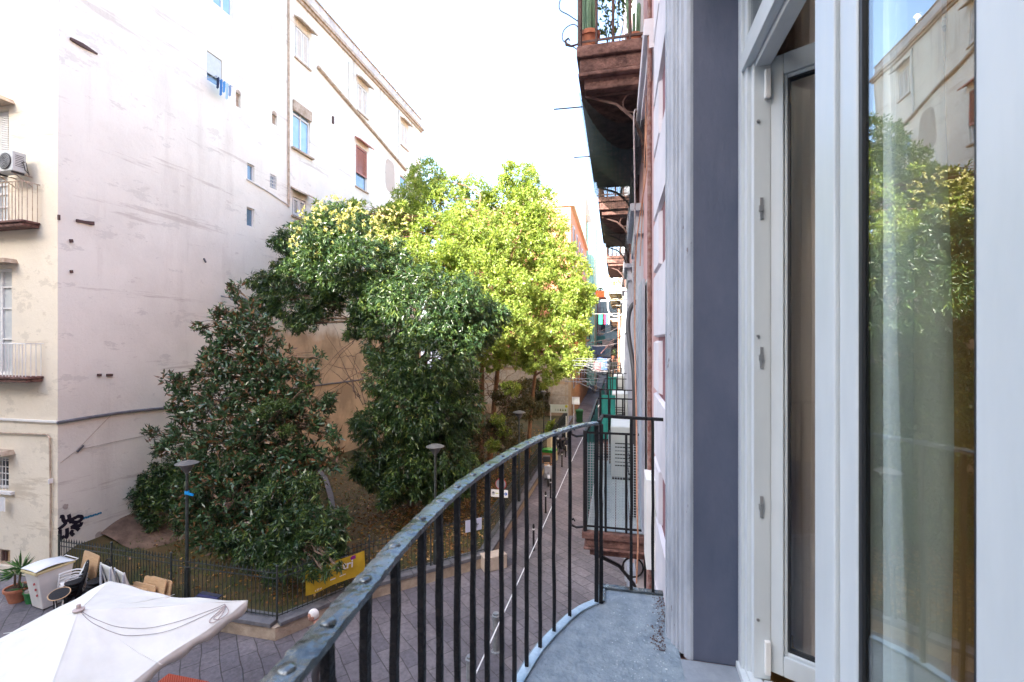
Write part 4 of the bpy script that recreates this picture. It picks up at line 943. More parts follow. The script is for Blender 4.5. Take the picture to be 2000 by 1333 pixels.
# concrete path
pp = [(-14.6, 21.8), (-12.4, 19.6), (-10.1, 16.6), (-8.4, 14.4), (-7.2, 13.0)]
def strip(path, w_, dz, name, mat):
    P_ = smooth_path(path, 8); a = offset(P_, w_/2); c = offset(P_, -w_/2); vs = []; fs = []
    for i in range(len(P_)):
        for k in range(5):
            x = a[i][0]+(c[i][0]-a[i][0])*k/4; y = a[i][1]+(c[i][1]-a[i][1])*k/4; vs.append((x, y, gz(x, y)+dz))
    for i in range(len(P_)-1):
        for k in range(4): fs.append((i*5+k, i*5+k+1, (i+1)*5+k+1, (i+1)*5+k))
    return MB().add(vs, fs).build(name, mat)
st(strip(pp, 1.7, .03, 'garden_path', M('old_concrete_path', (.07,.052,.020), (.115,.085,.036), 2, .9, bump=.4)))
e = offset(smooth_path(pp, 8), -.95)
st(strip(e[::6], .22, .10, 'path_edging', m_stonecap))
# ---- leaves
def leaf_arrays(P, D, L, W, fold=.12):
    n = len(P); A = RNG.normal(size=(n, 3)); S = np.cross(D, A); S /= np.linalg.norm(S, axis=1, keepdims=True)+1e-9
    Nn = np.cross(S, D); L = L[:, None]; W = W[:, None]
    V = np.empty((n, 4, 3)); V[:, 0] = P; V[:, 1] = P+D*L*.45+S*W*.5+Nn*L*fold; V[:, 2] = P+D*L; V[:, 3] = P+D*L*.45-S*W*.5+Nn*L*fold
    return V.reshape(-1, 3)
def leaf_object(name, V, rnd, mat, parent=None):
    org = np.array(ROOT[root_of(parent).name]) if parent else np.array([V[:,0].mean(), V[:,1].mean(), V[:,2].min()])
    n = len(V)//4; me = bpy.data.meshes.new(name); me.vertices.add(len(V)); me.vertices.foreach_set('co', (V-org).astype(np.float32).ravel())
    me.loops.add(len(V)); me.loops.foreach_set('vertex_index', np.arange(len(V), dtype=np.int32)); me.polygons.add(n)
    me.polygons.foreach_set('loop_start', np.arange(0, len(V), 4, dtype=np.int32)); me.update(calc_edges=True)
    at = me.attributes.new('rnd', 'FLOAT', 'POINT'); at.data.foreach_set('value', np.repeat(rnd, 4).astype(np.float32))
    me.materials.append(mat); o = bpy.data.objects.new(name, me); COL.objects.link(o)
    if parent: o.parent = parent
    else: o.location = tuple(org); ROOT[o.name] = tuple(org)
    return o
def unit(n):
    a = RNG.normal(size=(n, 3)); return a/np.linalg.norm(a, axis=1, keepdims=True)
def crown(blobs, dens, kleaf, L, W, droop, spread=.9, inner=.45, gap=.35, gf=1.6, zs=.85):
    Vs = []; Rs = []
    for (c, r) in blobs:
        n = int(dens*r*r*12.6); d = unit(n); rad = r*(inner+(1-inner)*RNG.random(n)**.45)
        P = np.array(c)[None]+d*rad[:, None]*np.array([1, 1, zs])
        q = np.sin(P[:,0]*gf*2.1+P[:,2]*1.3)*np.sin(P[:,1]*gf*1.7+1)*np.sin(P[:,2]*gf*2.3+P[:,0]*.7)+.25*RNG.normal(size=n)
        keep = q > -gap; P = P[keep]; d = d[keep]; n = len(P)
        ax = d*.8+unit(n)*.7; ax[:,2] += .1-droop*.4; ax /= np.linalg.norm(ax, axis=1, keepdims=True)
        k = kleaf; PP = np.repeat(P, k, 0); AX = np.repeat(ax, k, 0); m = len(PP)
        t = np.tile(np.arange(k), n)/k; PP = PP-AX*(t[:, None])*L*1.5
        D = AX*.7+unit(m)*spread; D[:,2] -= droop; D /= np.linalg.norm(D, axis=1, keepdims=True)
        Ls = L*RNG.uniform(.45, 1.35, m); Ws = W*RNG.uniform(.7, 1.2, m)
        Vs.append(leaf_arrays(PP, D, Ls, Ws)); Rs.append(np.clip(np.repeat(RNG.random(n), k)*.55+RNG.random(m)*.45, 0, 1))
    return np.concatenate(Vs), np.concatenate(Rs)
def limb(mb, a, c, r0, r1, wob=.12, n=7, rr=random):
    a, c = Vector(a), Vector(c); pts = []; rad = []; l = (c-a).length
    for i in range(n+1):
        t = i/n; p = a.lerp(c, t); p.z += l*.08*math.sin(math.pi*t)
        if 0 < i < n: p += Vector((rr.uniform(-1,1), rr.uniform(-1,1), rr.uniform(-.5,.5)))*wob*l*.18
        pts.append(p); rad.append(r0+(r1-r0)*t)
    mb.tube(pts, rad, 6); return pts
def tree(name, label, cat, base, forks, blobs, spec, mat, bark, r0=.16, group=None, twigs=5, extra=None):
    """forks: list of trunk polylines; blobs: (u, v, Y, radius) in photo columns, or world"""
    t = T(name, label, cat, base, group)
    bl = [((tuple(at_y(b_[0], b_[1], b_[2])), b_[3]) if len(b_) == 4 else (b_[0], b_[1])) for b_ in blobs]
    rs = random.Random(len(bl)); sat = []
    for (c, q) in bl:
        if q < .45 or name == 'magnolia_tree': continue
        for _ in range(3):
            dv = Vector((rs.gauss(0,1), rs.gauss(0,1), rs.gauss(.15,1))).normalized()*q*rs.uniform(.85, 1.12); sat.append((tuple(Vector(c)+dv), q*rs.uniform(.22, .38)))
    V, r = crown(bl+sat, *spec); leaf_object('crown', V, r, mat, t)
    tk = MB(); nodes = []
    for fk in forks:
        P_ = smooth_path([tuple(p) for p in fk], 5); N_ = len(P_)
        tk.tube(P_, [r0*(1-.75*i/(N_-1)) for i in range(N_)], 9); nodes += [(Vector(p), r0*(1-.75*i/(N_-1))) for i, p in enumerate(P_)]
    tk.build('trunk', bark, t, smooth=True)
    lm = MB(); rr = random.Random(5)
    for (c, rad) in bl:
        c = Vector(c); nd = min(nodes, key=lambda q: (q[0]-c).length+(3 if q[0].z > c.z else 0)+(q[0].z < base[2]+1)*1.5)
        pts = limb(lm, nd[0], c, min(nd[1]*.6, .07), .025, rr=rr)
        for k in range(twigs):
            d = Vector((rr.gauss(0,1), rr.gauss(0,1), rr.gauss(0,1))).normalized()*rad*rr.uniform(.6, .95); s = pts[rr.randint(3, 7)]
            limb(lm, s, c+d, min(.018, r0*.14), .004, .3, 4, rr)
    lm.build('limbs', bark, t)
    if extra: extra(t, nodes)
    return t
lf_dark = leafmat('dark_glossy_pinnate_leaf', [(0, (.010,.032,.015)), (.5, (.030,.068,.022)), (.82, (.09,.15,.032)), (1, (.24,.28,.06))], rough=.38, trans=.18)
lf_mag = leafmat('magnolia_leaf', [(0, (.02,.052,.02)), (.6, (.045,.10,.035)), (1, (.09,.15,.06))], back=(.17,.085,.035), rough=.3, trans=.05, spec=.7)
lf_bright = leafmat('sunny_yellow_green_leaf', [(0, (.10,.17,.035)), (.5, (.22,.30,.06)), (.85, (.38,.44,.12)), (1, (.52,.50,.20))], rough=.45, trans=.42)
lf_mid = leafmat('mid_green_leaf', [(0, (.03,.065,.02)), (.6, (.07,.12,.03)), (1, (.13,.18,.05))], rough=.45, trans=.25)
lf_olive = leafmat('olive_brown_leaf', [(0, (.035,.04,.014)), (.6, (.075,.07,.022)), (1, (.15,.10,.03))], rough=.6, trans=.2)
# drooping dark tree near the path
def withers(t, nodes):
    k = MB(); rr = random.Random(9)
    for j in range(15):
        u = rr.uniform(590, 690); v = rr.uniform(600, 720); a = at_y(rr.uniform(690, 730), rr.uniform(640, 800), 16.6); c = at_y(u, v+rr.uniform(0, 170), 16.4)
        limb(k, a, c, .016, .003, .4, 6, rr)
    k.build('bare_twigs', M('bare_twig', (.09,.06,.045), (.15,.10,.08), 10, .9), t)
B1 = [(612,470,17,1.25),(590,545,16.4,1.1),(560,520,16.8,.6),(665,455,18,1.5),(650,545,16.8,1.3),(705,520,16.6,1.5),(640,600,16.4,.7),(735,590,16.2,1.2),(755,520,17.2,1.1),(830,600,16,1.8),(755,665,15.8,1.0),(850,700,15.5,1.7),(765,735,15.4,1.1),(725,600,16.2,.9),
      (815,800,15.2,1.5),(735,830,15,1.0),(730,905,14.7,.85),(860,890,15.6,1.4),(900,640,16.5,1.5),(800,905,15,1.1),(770,950,14.7,.7),(870,800,15.8,1.5),(860,960,15.4,.8),(700,640,16.4,.55),(915,610,17,1.1),(710,920,14.6,.5),(890,740,16.4,1.0),(955,620,17.5,.9),(640,500,16.5,1.2),(520,590,15.5,.6),(565,600,15.8,.8),(605,625,15.9,.55),(540,560,15.8,.7),(575,640,15.6,.4),(505,550,15.6,.45)]
tree('evergreen_tree', 'large dark drooping evergreen in the middle of the garden, leaves in hanging tufts', 'tree', (-8.1, 17.3, .3),
     [[(-8.1,17.3,.2),(-8.15,17.2,2.5),(-7.9,16.9,5),(-7.7,17,7.5),(-8.3,17,10)], [(-7.9,16.9,4.6),(-7.2,16.6,6.4),(-6.2,16.6,8.2)], [(-7.95,16.9,4.8),(-9,16.7,7),(-10.4,17,9.5)]],
     B1, (34, 11, .19, .042, .55, .75, .42, .3, 1.5, .9), lf_dark, m_bark, .2, extra=withers)
# tall bright trees further back
def dry_twigs(t, nodes):
    k = MB(); rr = random.Random(21)
    for j in range(60):
        nd = rr.choice([q for q in nodes if 1.5 < q[0].z < 9]); a = nd[0]; c2 = a+Vector((rr.uniform(-1.8, 1.8), rr.uniform(-1.6, .4), rr.uniform(.2, 2.2)))
        pts = limb(k, a, c2, .024, .006, .5, 6, rr)
        for q in range(3): limb(k, pts[3+q], pts[3+q]+Vector((rr.uniform(-.7, .7), rr.uniform(-.5, .3), rr.uniform(-.3, .7))), .009, .003, .4, 4, rr)
    k.build('bare_twigs', M('dry_reddish_twig', (.16,.09,.05), (.28,.17,.10), 10, .9), t)
B2 = [(835,352,25,1.3),(815,400,24.5,1.6),(860,410,24.5,1.8),(790,455,23,1.6),(850,480,23.5,2.2),(915,455,24,1.9),(928,372,25.5,1.1),(965,490,23.5,1.5),(700,440,22,1.5),(755,440,22.5,1.2),(640,430,20.5,.9),(680,425,21,.9),(930,545,22.5,2.0),(870,560,22,1.8),(985,570,22.5,1.7),(990,640,21.5,1.5),(940,620,21,1.3),(730,470,21,1.2),(900,600,21,1.6),(950,650,21,1.2),(700,480,20.5,1.2),(800,520,21,1.6)]
tree('broadleaf_tree', 'tall sunlit yellow green tree with twin reddish trunks rising behind the dark one', 'tree', (-7.2, 24, .3),
     [[(-7.2,24,.2),(-7.15,24,4),(-7.1,23.8,8),(-7.4,23.8,12),(-7.3,24.3,15)], [(-6.8,24.3,.2),(-6.55,24.2,3),(-6.1,24,7),(-5.6,24,11),(-5,24.2,13)]],
     B2, (24, 9, .17, .065, .25, .9, .4, .22, 1.7, .9), lf_bright, m_barkred, .17, extra=dry_twigs)
B3 = [(1015,355,26.5,1.3),(990,400,26.5,1.5),(1040,400,26.5,1.6),(1015,450,26,1.9),(1065,450,26,1.5),(1085,500,25.5,1.2),(1040,510,25.5,1.7),(1000,520,25.5,1.4),(1070,560,25,1.4),(1105,590,24.8,1.15),(1050,610,24.5,1.5),(1125,620,24.8,.8),(1010,600,24.5,1.3),(1090,650,24,1.2),(1125,690,24,.7),(1050,690,23,1.1),(1095,705,23.5,.8),(1010,690,22.5,.9),(1035,655,23,1.0),(1135,560,25,.8),(1143,600,25,.7),(1125,520,25.3,.8),(1138,640,24.6,.6),(1132,575,25,.9),(1140,690,24,.45),(1110,720,23.6,.6),(960,700,22,.8),(1075,735,23.2,.6)]
tree('broadleaf_tree', 'rightmost tall tree leaning over the alley, pale sunlit leaves', 'tree', (-4.9, 25.5, .3),
     [[(-4.9,25.5,.2),(-4.7,25.4,3),(-4.3,25.2,6.5),(-4.2,25.5,10),(-4.4,26,13.5)], [(-4.3,25.2,6.3),(-3.2,25,8),(-2.4,25,9.5)]],
     B3, (24, 9, .17, .065, .25, .9, .4, .22, 1.7, .9), lf_bright, m_barkred, .13)
tree('evergreen_tree', 'small round dark green tree against the bare wall behind the tall crowns', 'tree', (-14.3, 29, .4),
     [[(-14.3,29,.3),(-14.2,29,6),(-14,29,12)]], [(640,385,29,1.6),(600,420,28,1.2),(690,395,30,1.2),(720,415,30,1.3),(650,430,28,1.4),(745,440,31,1.2),(665,365,29,.7)], (18, 9, .22, .08, .2, .9, .4, .4), lf_mid, m_bark, .16)
tree('evergreen_tree', 'narrow dark green tree beside the far corner of the bare wall', 'tree', (-14.6, 33.5, .4),
     [[(-14.6,33.5,.3),(-14.4,33.5,7),(-14.2,33.5,14)]], [(772,378,33.5,1.0),(785,400,33.5,1.3),(765,410,33.5,1.0),(778,355,33.5,.6)], (18, 9, .22, .08, .2, .9, .4, .4), lf_mid, m_bark, .13)
BM = [(478,600,13,.55),(462,640,13,.7),(500,640,13,.75),(440,665,12.8,.6),(520,690,12.9,.85),(462,710,12.8,.95),(500,740,12.8,.9),(415,720,12.6,.6),(380,735,12.6,.42),(345,745,12.5,.33),(545,755,12.8,.8),(600,735,12.8,.45),(620,700,13,.3),(640,790,12.8,.4),(650,850,12.6,.4),(640,900,12.4,.5),(420,790,12.4,.95),(470,810,12.3,1.1),(530,820,12.5,1.0),(590,800,12.5,.5),(625,820,12.5,.22),(365,820,12.3,.55),
      (380,870,12.2,.9),(440,890,12,1.2),(520,890,12.1,1.2),(590,880,12.3,.6),(330,870,12.3,.45),(460,960,11.6,1.2),(400,950,11.7,.9),(560,950,11.7,.9),(520,1010,11.3,.9),(420,1030,11.2,.8),(380,1010,11.3,.6),(455,560,13,.3),(430,610,13,.35),(335,748,12.4,.38),(355,765,12.4,.42),(385,790,12.4,.5),(350,800,12.3,.4),(575,780,12.6,.6),(610,830,12.5,.45),(560,715,12.8,.55),(600,905,12.2,.5),(300,850,12.3,.3),(395,640,12.8,.28),(410,690,12.7,.35)]
tree('magnolia_tree', 'magnolia with stiff dark leaves and rusty brown undersides in the front garden', 'tree', (-11.5, 12.7, .32),
     [[(-11.5,12.7,.2),(-11.5,12.7,2.5),(-11.4,12.8,5),(-11.3,13,7.6)]], BM, (29, 8, .21, .072, -.15, .95, .2, -.12, 2.9, 1.), lf_mag, m_bark, .12)
tree('shrub', 'low feathery bluish green shrub reaching out in front of the bare wall', 'shrub', (-14.6, 12.6, .5),
     [[(-13.6,12.4,.35),(-13.7,12.5,1.5),(-14.2,12.6,2.8)]], [(250,975,12.6,.55),(285,965,12.6,.62),(262,1005,12.5,.4),(235,985,12.6,.35),(330,940,12.6,.6),(300,1020,12.3,.4),(225,962,12.6,.3),(240,950,12.6,.34),(310,930,12.7,.48),(345,905,12.7,.5),(330,975,12.4,.6),(285,1005,12.4,.42),(360,1010,12.1,.5),(375,940,12.3,.7),(250,1010,12.4,.25),(310,885,12.8,.25)], (44, 9, .16, .036, .3, .8, .25, .35, 2.2, .8), lf_dark, m_bark, .06)
tree('shrub', 'broad dark shrub hanging over the corner of the iron fence, drooping compound leaves', 'shrub', (-9.4, 11.2, .35),
     [[(-9.4,11.4,.3),(-9.3,11.2,1.5),(-9.0,11,2.4)]], [(620,1010,11,.6),(660,1015,10.9,.4),(575,1030,10.9,.7),(640,1050,10.7,.5),(600,1070,10.5,.6),(545,1060,10.7,.7),(500,1080,10.6,.6),(560,1110,10.3,.42),(610,1115,10.1,.3),(530,1120,10.15,.3),(665,1045,10.7,.25),(470,1060,10.9,.6),(645,1088,10.2,.22),(540,975,11.2,.7),(600,950,11.4,.5),(635,1120,9.85,.16),(660,1108,9.9,.14)], (46, 10, .16, .036, .55, .75, .28, .3, 1.8, .85), lf_dark, m_bark, .03)
tree('shrub', 'pale yellow green shrub growing through the middle of the magnolia', 'shrub', (-11, 11.9, .35),
     [[(-11,11.9,.3),(-10.9,11.9,2),(-10.9,11.9,3.6)]], [(530,800,11.9,.5),(560,790,11.9,.35),(500,815,11.9,.3),(475,900,11.5,.25),(560,840,11.9,.3),(600,755,12.2,.15)], (55, 10, .08, .03, .1, 1., .2, .5, 2.5, .7), lf_mid, m_bark, .04)
# dry, olive undergrowth below the tall trees
tree('shrub', 'tangled olive brown undergrowth below the twin trunks', 'shrub', (-6.6, 22, .3), [[(-6.6,22,.3),(-6.5,22,1.5),(-6.4,22,2.6)]],
     [(905,860,20,1.0),(895,810,21,.7),(990,850,21,1.0),(930,910,19,.8),(1000,780,22,1.0),(1040,800,22.5,.7),(880,930,18,.7),(850,870,19,1.1)], (26, 9, .14, .05, .2, 1., .3, .25, 2., .9), lf_olive, m_bark, .06, twigs=14)
tree('shrub', 'fresh green sapling lit by the sun beside the alley lamps', 'shrub', (-5.4, 20.5, .3), [[(-5.4,20.5,.3),(-5.4,20.5,1.5),(-5.3,20.5,2.6)]],
     [(972,820,20.5,.4),(962,870,20,.4),(985,845,20.5,.4),(1000,760,21.5,.5)], (40, 8, .12, .06, .1, 1., .3, .4, 2.5), lf_bright, m_bark, .03)
tree('climbing_plant', 'ivy trailing over the stone wall at the end of the garden', 'plant', (-6.2, 40.6, .3), [[(-6.2,40.8,.3),(-6.0,40.8,2),(-6.6,40.8,4)]],
     [(1064,795,40.5,.7),(1058,770,40.5,.8),(1070,830,40.4,.5),(1040,760,40.5,1.2),(1020,800,40,1.3),(1000,820,39,1.3)], (20, 8, .14, .09, .2, 1., .3, .3), lf_olive, m_bark, .04)
# pale leaf tufts as flowers; sun on the crown top put into their colour
bt = bpy.data.objects['evergreen_tree']
V, r = crown([(tuple(at_y(u, v, Y)), q) for u, v, Y, q in ((620,440,16.6,1.0),(665,425,17,1.1),(600,480,16.2,.7),(700,440,17.2,.9),(740,480,16.8,.7),(650,480,16.4,.9),(770,440,18,.9))], 12, 12, .09, .05, -.2, 1., .8, -.05, 2.2)
leaf_object('lit_blossom', V, r, leafmat('lit_flower_tuft', [(0, (.30,.32,.10)), (.6, (.46,.44,.20)), (1, (.60,.52,.30))], trans=.3), bt)
# fallen leaves
n = 42000; xs = RNG.uniform(-14.5, -4.3, n); ys = RNG.uniform(10, 34, n)
xlim = np.array([xr(y) for y in ys])-.3
dens = np.exp(-((xs+7.2)**2/5+(ys-17.5)**2/22))+.10+.25*np.exp(-((xs+5.2)**2/1.5+(ys-17)**2/30))
keep = (xs < xlim) & (RNG.random(n) < dens); xs, ys = xs[keep], ys[keep]; n = len(xs)
P = np.stack([xs, ys, np.array([gz(x, y) for x, y in zip(xs, ys)])+.045], 1); D = unit(n); D[:,2] *= .25; D /= np.linalg.norm(D, axis=1, keepdims=True)
V = leaf_arrays(P, D, RNG.uniform(.07, .15, n), RNG.uniform(.04, .08, n), .08)
fo = leaf_object('fallen_leaves', V, RNG.random(n), leafmat('dry_leaf', [(0, (.10,.04,.012)), (.5, (.24,.11,.03)), (1, (.42,.26,.07))], trans=.1))
tag(fo, 'brown and ochre dead leaves strewn over the garden ground', 'leaves'); fo['kind'] = 'stuff'
# grass tufts
n = 16000; xs = RNG.uniform(-15.5, -4.2, n); ys = RNG.uniform(9.8, 30, n); xlim = np.array([xr(y) for y in ys])-.25
q = np.sin(xs*1.3+ys*.7)*np.sin(ys*1.1-xs*.4)+.3*RNG.normal(size=n); keep = (xs < xlim) & (q > -.1); xs, ys = xs[keep], ys[keep]; n = len(xs)
P = np.stack([xs, ys, np.array([gz(x, y) for x, y in zip(xs, ys)])], 1); D = unit(n)*.5; D[:,2] = 1; D /= np.linalg.norm(D, axis=1, keepdims=True)
fo = leaf_object('grass', leaf_arrays(P, D, RNG.uniform(.05, .14, n), RNG.uniform(.012, .03, n), .05), RNG.random(n), leafmat('grass_blade', [(0, (.04,.08,.015)), (1, (.13,.17,.04))], trans=.2))
tag(fo, 'short sparse grass growing in the fenced garden', 'grass'); fo['kind'] = 'stuff'
# ---- low garden wall with basalt cap and spiked iron fence
kw = T('garden_wall', 'low rough wall with dark basalt capstones carrying the iron fence', 'wall', (-8, 10, 0))
def wallseg(P_, w_, z0, z1, mat, name, gap=0):
    a = offset(P_, w_/2); c = offset(P_, -w_/2); m = MB()
    for i in range(len(P_)-1): m.prism([a[i], a[i+1], c[i+1], c[i]], z0(i) if callable(z0) else z0, z1(i) if callable(z1) else z1)
    return m.build(name, mat, kw)
def mitre(P_, d):
    out = []
    for i, p in enumerate(P_):
        def nrm(a, c): l = math.hypot(c[0]-a[0], c[1]-a[1]); return (-(c[1]-a[1])/l, (c[0]-a[0])/l)
        if i == 0: n_ = nrm(P_[0], P_[1]); k = 1
        elif i == len(P_)-1: n_ = nrm(P_[-2], P_[-1]); k = 1
        else:
            a = nrm(P_[i-1], p); c = nrm(p, P_[i+1]); n_ = (a[0]+c[0], a[1]+c[1]); l = math.hypot(*n_); n_ = (n_[0]/l, n_[1]/l); k = 1/max(.5, a[0]*n_[0]+a[1]*n_[1])
        out.append((p[0]+n_[0]*d*k, p[1]+n_[1]*d*k))
    return out
def run(P_, w_, z0, z1, mat, name):
    a = mitre(P_, w_/2); c = mitre(P_, -w_/2); m = MB()
    for i in range(len(P_)-1): m.prism([a[i], a[i+1], c[i+1], c[i]], z0, z1)
    return m.build(name, mat, kw)
run(KP[1:], .34, 0, .30, m_tuff, 'base')
run([(-15.85, 10.05), (-10.97, 9.43)], .34, 0, .16, m_tuff, 'base')
# capstones one by one
caps = MB(); path = KP[1:]
for i in range(len(path)-1):
    a, c = Vector(path[i]), Vector(path[i+1]); L_ = (c-a).length; n = max(1, round(L_/1.35)); d = (c-a)/L_
    for k in range(n):
        s0, s1 = a+d*(L_*k/n+.006), a+d*(L_*(k+1)/n-.006); nn = Vector((-d.y, d.x))*.21
        caps.prism([tuple(s0+nn), tuple(s1+nn), tuple(s1-nn), tuple(s0-nn)], .30, .40+.006*((k*7) % 3))
caps.build('capstone', m_stonecap, kw, bevel=.015)
fence = T('iron_fence', 'spiked dark green iron fence on the low wall around the garden', 'fence', (-8, 10, .4))
def panel(a, c, z0a, z0c, H, nm):
    a, c = Vector(a), Vector(c); L_ = (c-a).length; n = max(2, round(L_/.118)); m = MB()
    for k in range(1, n):
        t = k/n; p = a.lerp(c, t); z0 = z0a+(z0c-z0a)*t
        m.tube([(p.x, p.y, z0+.04), (p.x, p.y, z0+H-.09)], .0085, 4)
        m.tube([(p.x, p.y, z0+H-.12), (p.x, p.y, z0+H-.09), (p.x, p.y, z0+H)], [.008, .018, .001], 4)
    m.build('pickets', m_iron, fence); m = MB()
    for h in (.07, H-.25, H-.12) : m.tube([(a.x, a.y, z0a+h), (c.x, c.y, z0c+h)], .014, 4)
    m.build('rail', m_iron, fence)
    MB().tube([(a.x, a.y, z0a), (a.x, a.y, z0a+H+.03)], .026, 6).merge(MB().sphere((a.x, a.y, z0a+H+.05), .035, 8, 6)).build('post', m_iron, fence)
def panels(a, c, z0, z1, H, n):
    a, c = Vector(a), Vector(c)
    for i in range(n): panel(a.lerp(c, i/n), a.lerp(c, (i+1)/n), z0+(z1-z0)*i/n, z0+(z1-z0)*(i+1)/n, H, '')
panels((-15.6, 10.0), KP[1], .16, .42, 1.22, 2); panels(KP[1], KP[2], .40, .40, 1.20, 1); panels(KP[2], KP[3], .40, .40, 1.20, 1); panels(KP[3], KP[4], .40, .40, 1.20, 2); panels(KP[4], KP[5], .40, .40, 1.15, 4); panels(KP[5], (-3.95, 38), .40, .40, 1.15, 5)
# stone block with scrawl at the fence bend
blk = MB().obox((-3.72, 13.75, .22), (.75, .42, .44), R(38)).build('stone_block', M('pale_block', (.40,.33,.27), (.50,.42,.34), 5, .9, bump=.3), bevel=.03); tag(blk, 'pale stone block scrawled with graffiti at the bend of the fence', 'stone block')
# banner on the fence
bn = T('banner', 'mustard yellow cloth banner tied to the fence with white lettering', 'banner', (-7.1, 10.7, .7))
a_, c_ = Vector((-7.50, 9.93, 0)), Vector((-6.68, 11.27, 0)); nrm = Vector((c_.y-a_.y, -(c_.x-a_.x), 0)).normalized()
def bpt(u, v, o=.05): return a_.lerp(c_, u)+nrm*(o+.012*math.sin(u*14+v*3)+.01*math.sin(v*6+u*5))+Vector((0, 0, .74+.60*v-.02*math.sin(u*9)*(1-v)))
MB().grid(lambda u, v: bpt(u, v), 30, 8).build('cloth', M('mustard_cloth', (.50,.33,.015), (.60,.42,.025), 3, .7), bn)
def text_mesh(s, size, name, mat, fn, parent, ext=0, font_shear=0):
    cu = bpy.data.curves.new('t', 'FONT'); cu.body = s; cu.size = size; cu.resolution_u = 3; cu.shear = font_shear; cu.offset = size*.02
    ob = bpy.data.objects.new('t', cu); COL.objects.link(ob); bpy.context.view_layer.update()
    me = bpy.data.meshes.new_from_object(ob.evaluated_get(bpy.context.evaluated_depsgraph_get())); bpy.data.objects.remove(ob)
    vs = [fn(v.co.x, v.co.y) for v in me.vertices]; fs = [tuple(p.vertices) for p in me.polygons]; bpy.data.meshes.remove(me)
    return MB().add(vs, fs).build(name, mat, parent)
W_, H2 = (c_-a_).length, .60
tw = M('white_print', (.80,.80,.78), rough=.7)
def bt2(x0, y0): return lambda x, y: tuple(bpt((x0+x)/W_, (y0+y)/H2, .062))
text_mesh('ntri', .30, 'lettering', tw, bt2(.80, .30), bn); text_mesh('incontri', .075, 'small_lettering', tw, bt2(.62, .13), bn) if False else None
MB().add([bt2(.62, .14)(0, 0), bt2(.62, .14)(.42, .012), bt2(.62, .14)(.42, .03), bt2(.62, .14)(0, .03)], [(0,1,2,3)]).build('white_line', tw, bn)
text_mesh('e 20 eu', .06, 'small_lettering', tw, bt2(.22, .05), bn)
MB().add([bt2(1.17, .49)(x, y) for x, y in ((0, 0), (.13, .01), (.13, .09), (.03, .10), (-.02, .06))], [(0,1,2,3,4)]).build('purple_mark', M('purple_print', (.22,.01,.20), rough=.7), bn)

# ================================================================ lamps, signs, bollards
def lamp(label, x, y, z0, zt, r=.27, extra=None):
    t = T('street_lamp', label, 'street lamp', (x, y, z0), 'saucer topped garden lamps')
    MB().tube([(x, y, z0), (x, y, z0+.8), (x, y, z0+.82), (x, y, zt-.28)], [.065, .06, .042, .035], 10).build('pole', m_iron, t, smooth=True)
    MB().lathe([(.04, -.32), (.05, -.28), (.10, -.22), (.17, -.10), (.19, -.06)], (x, y, zt), 20).build('bowl', M('lamp_bowl', (.13,.13,.12), rough=.3), t, smooth=True)
    MB().lathe([(r, -.06), (r*1.02, -.04), (r*.7, 0), (r*.25, .03), (.001, .035)], (x, y, zt), 24).build('cap', M('lamp_cap', (.13,.13,.12), (.08,.08,.075), 8, .6), t, smooth=True)
    if extra: MB().lathe([(.05, 0), (.06, .04), (.05, .09)], (x, y, zt-.85), 10).merge(MB().obox((x+.12, y-.03, zt-.83), (.2, .02, .06), .3, 0, .3)).build('tape', M('blue_tape', (.01,.25,.60), rough=.4), t)
    return t
def at_base(u, v, z): return at_z(u, v, z)
lamp('saucer lamp in the front garden with blue tape round its pole, beside the magnolia', -10.95, 9.85, .3, 3.85, extra=1)
lamp('saucer lamp half hidden by the dark drooping tree', *[at_y(850, 868, 12.8)[i] for i in (0, 1)], .3, 3.92)
lamp('saucer lamp standing by the alley fence', *[at_y(1014, 806, 18.6)[i] for i in (0, 1)], .3, 4.1)
lamp('farthest slim lamp near the stone wall', *[at_y(1062, 766, 28.2)[i] for i in (0, 1)], .3, 3.92, .18)
def bollard(label, x, y, h=.88, r=.035, mat=m_black, g='slim black bollards along the alley'):
    t = T('bollard', label, 'bollard', (x, y, 0), g)
    MB().lathe([(r*1.5, 0), (r*1.5, .02), (r, .03), (r, h-.1), (r*1.25, h-.09), (r*1.25, h-.06), (r*.9, h-.05), (r*.9, h-.01), (.001, h)], (x, y, 0), 12).build('post', mat, t, smooth=True)
    if r < .05: MB().lathe([(r*1.02, h-.2), (r*1.04, h-.15)], (x, y, 0), 12).build('band', m_white, t)
names = ['nearest slim black bollard along the alley', 'second slim black bollard in front of the parked scooter', 'third slim black bollard, beside the scooter', 'fourth slim black bollard, past the green bin', 'fifth slim black bollard, next to the far motorbike', 'farthest slim black bollard of the row']
for nm, (x, y) in zip(names, ((-2.72, 15.2), (-2.83, 18.6), (-2.88, 20.4), (-2.98, 25.6), (-3.02, 27.8), (-3.06, 30))): bollard(nm, x, y)
m_galv = M('galvanised_grey', (.20,.22,.23), (.32,.34,.35), 10, .45, metal=.5)
bollard('stout grey metal bollard below the balcony, the farther of the two', -2.66, 10.05, .88, .075, m_galv, 'stout grey bollards')
bollard('stout grey metal bollard below the balcony, the nearer of the two', -2.80, 8.6, .86, .075, m_galv, 'stout grey bollards')
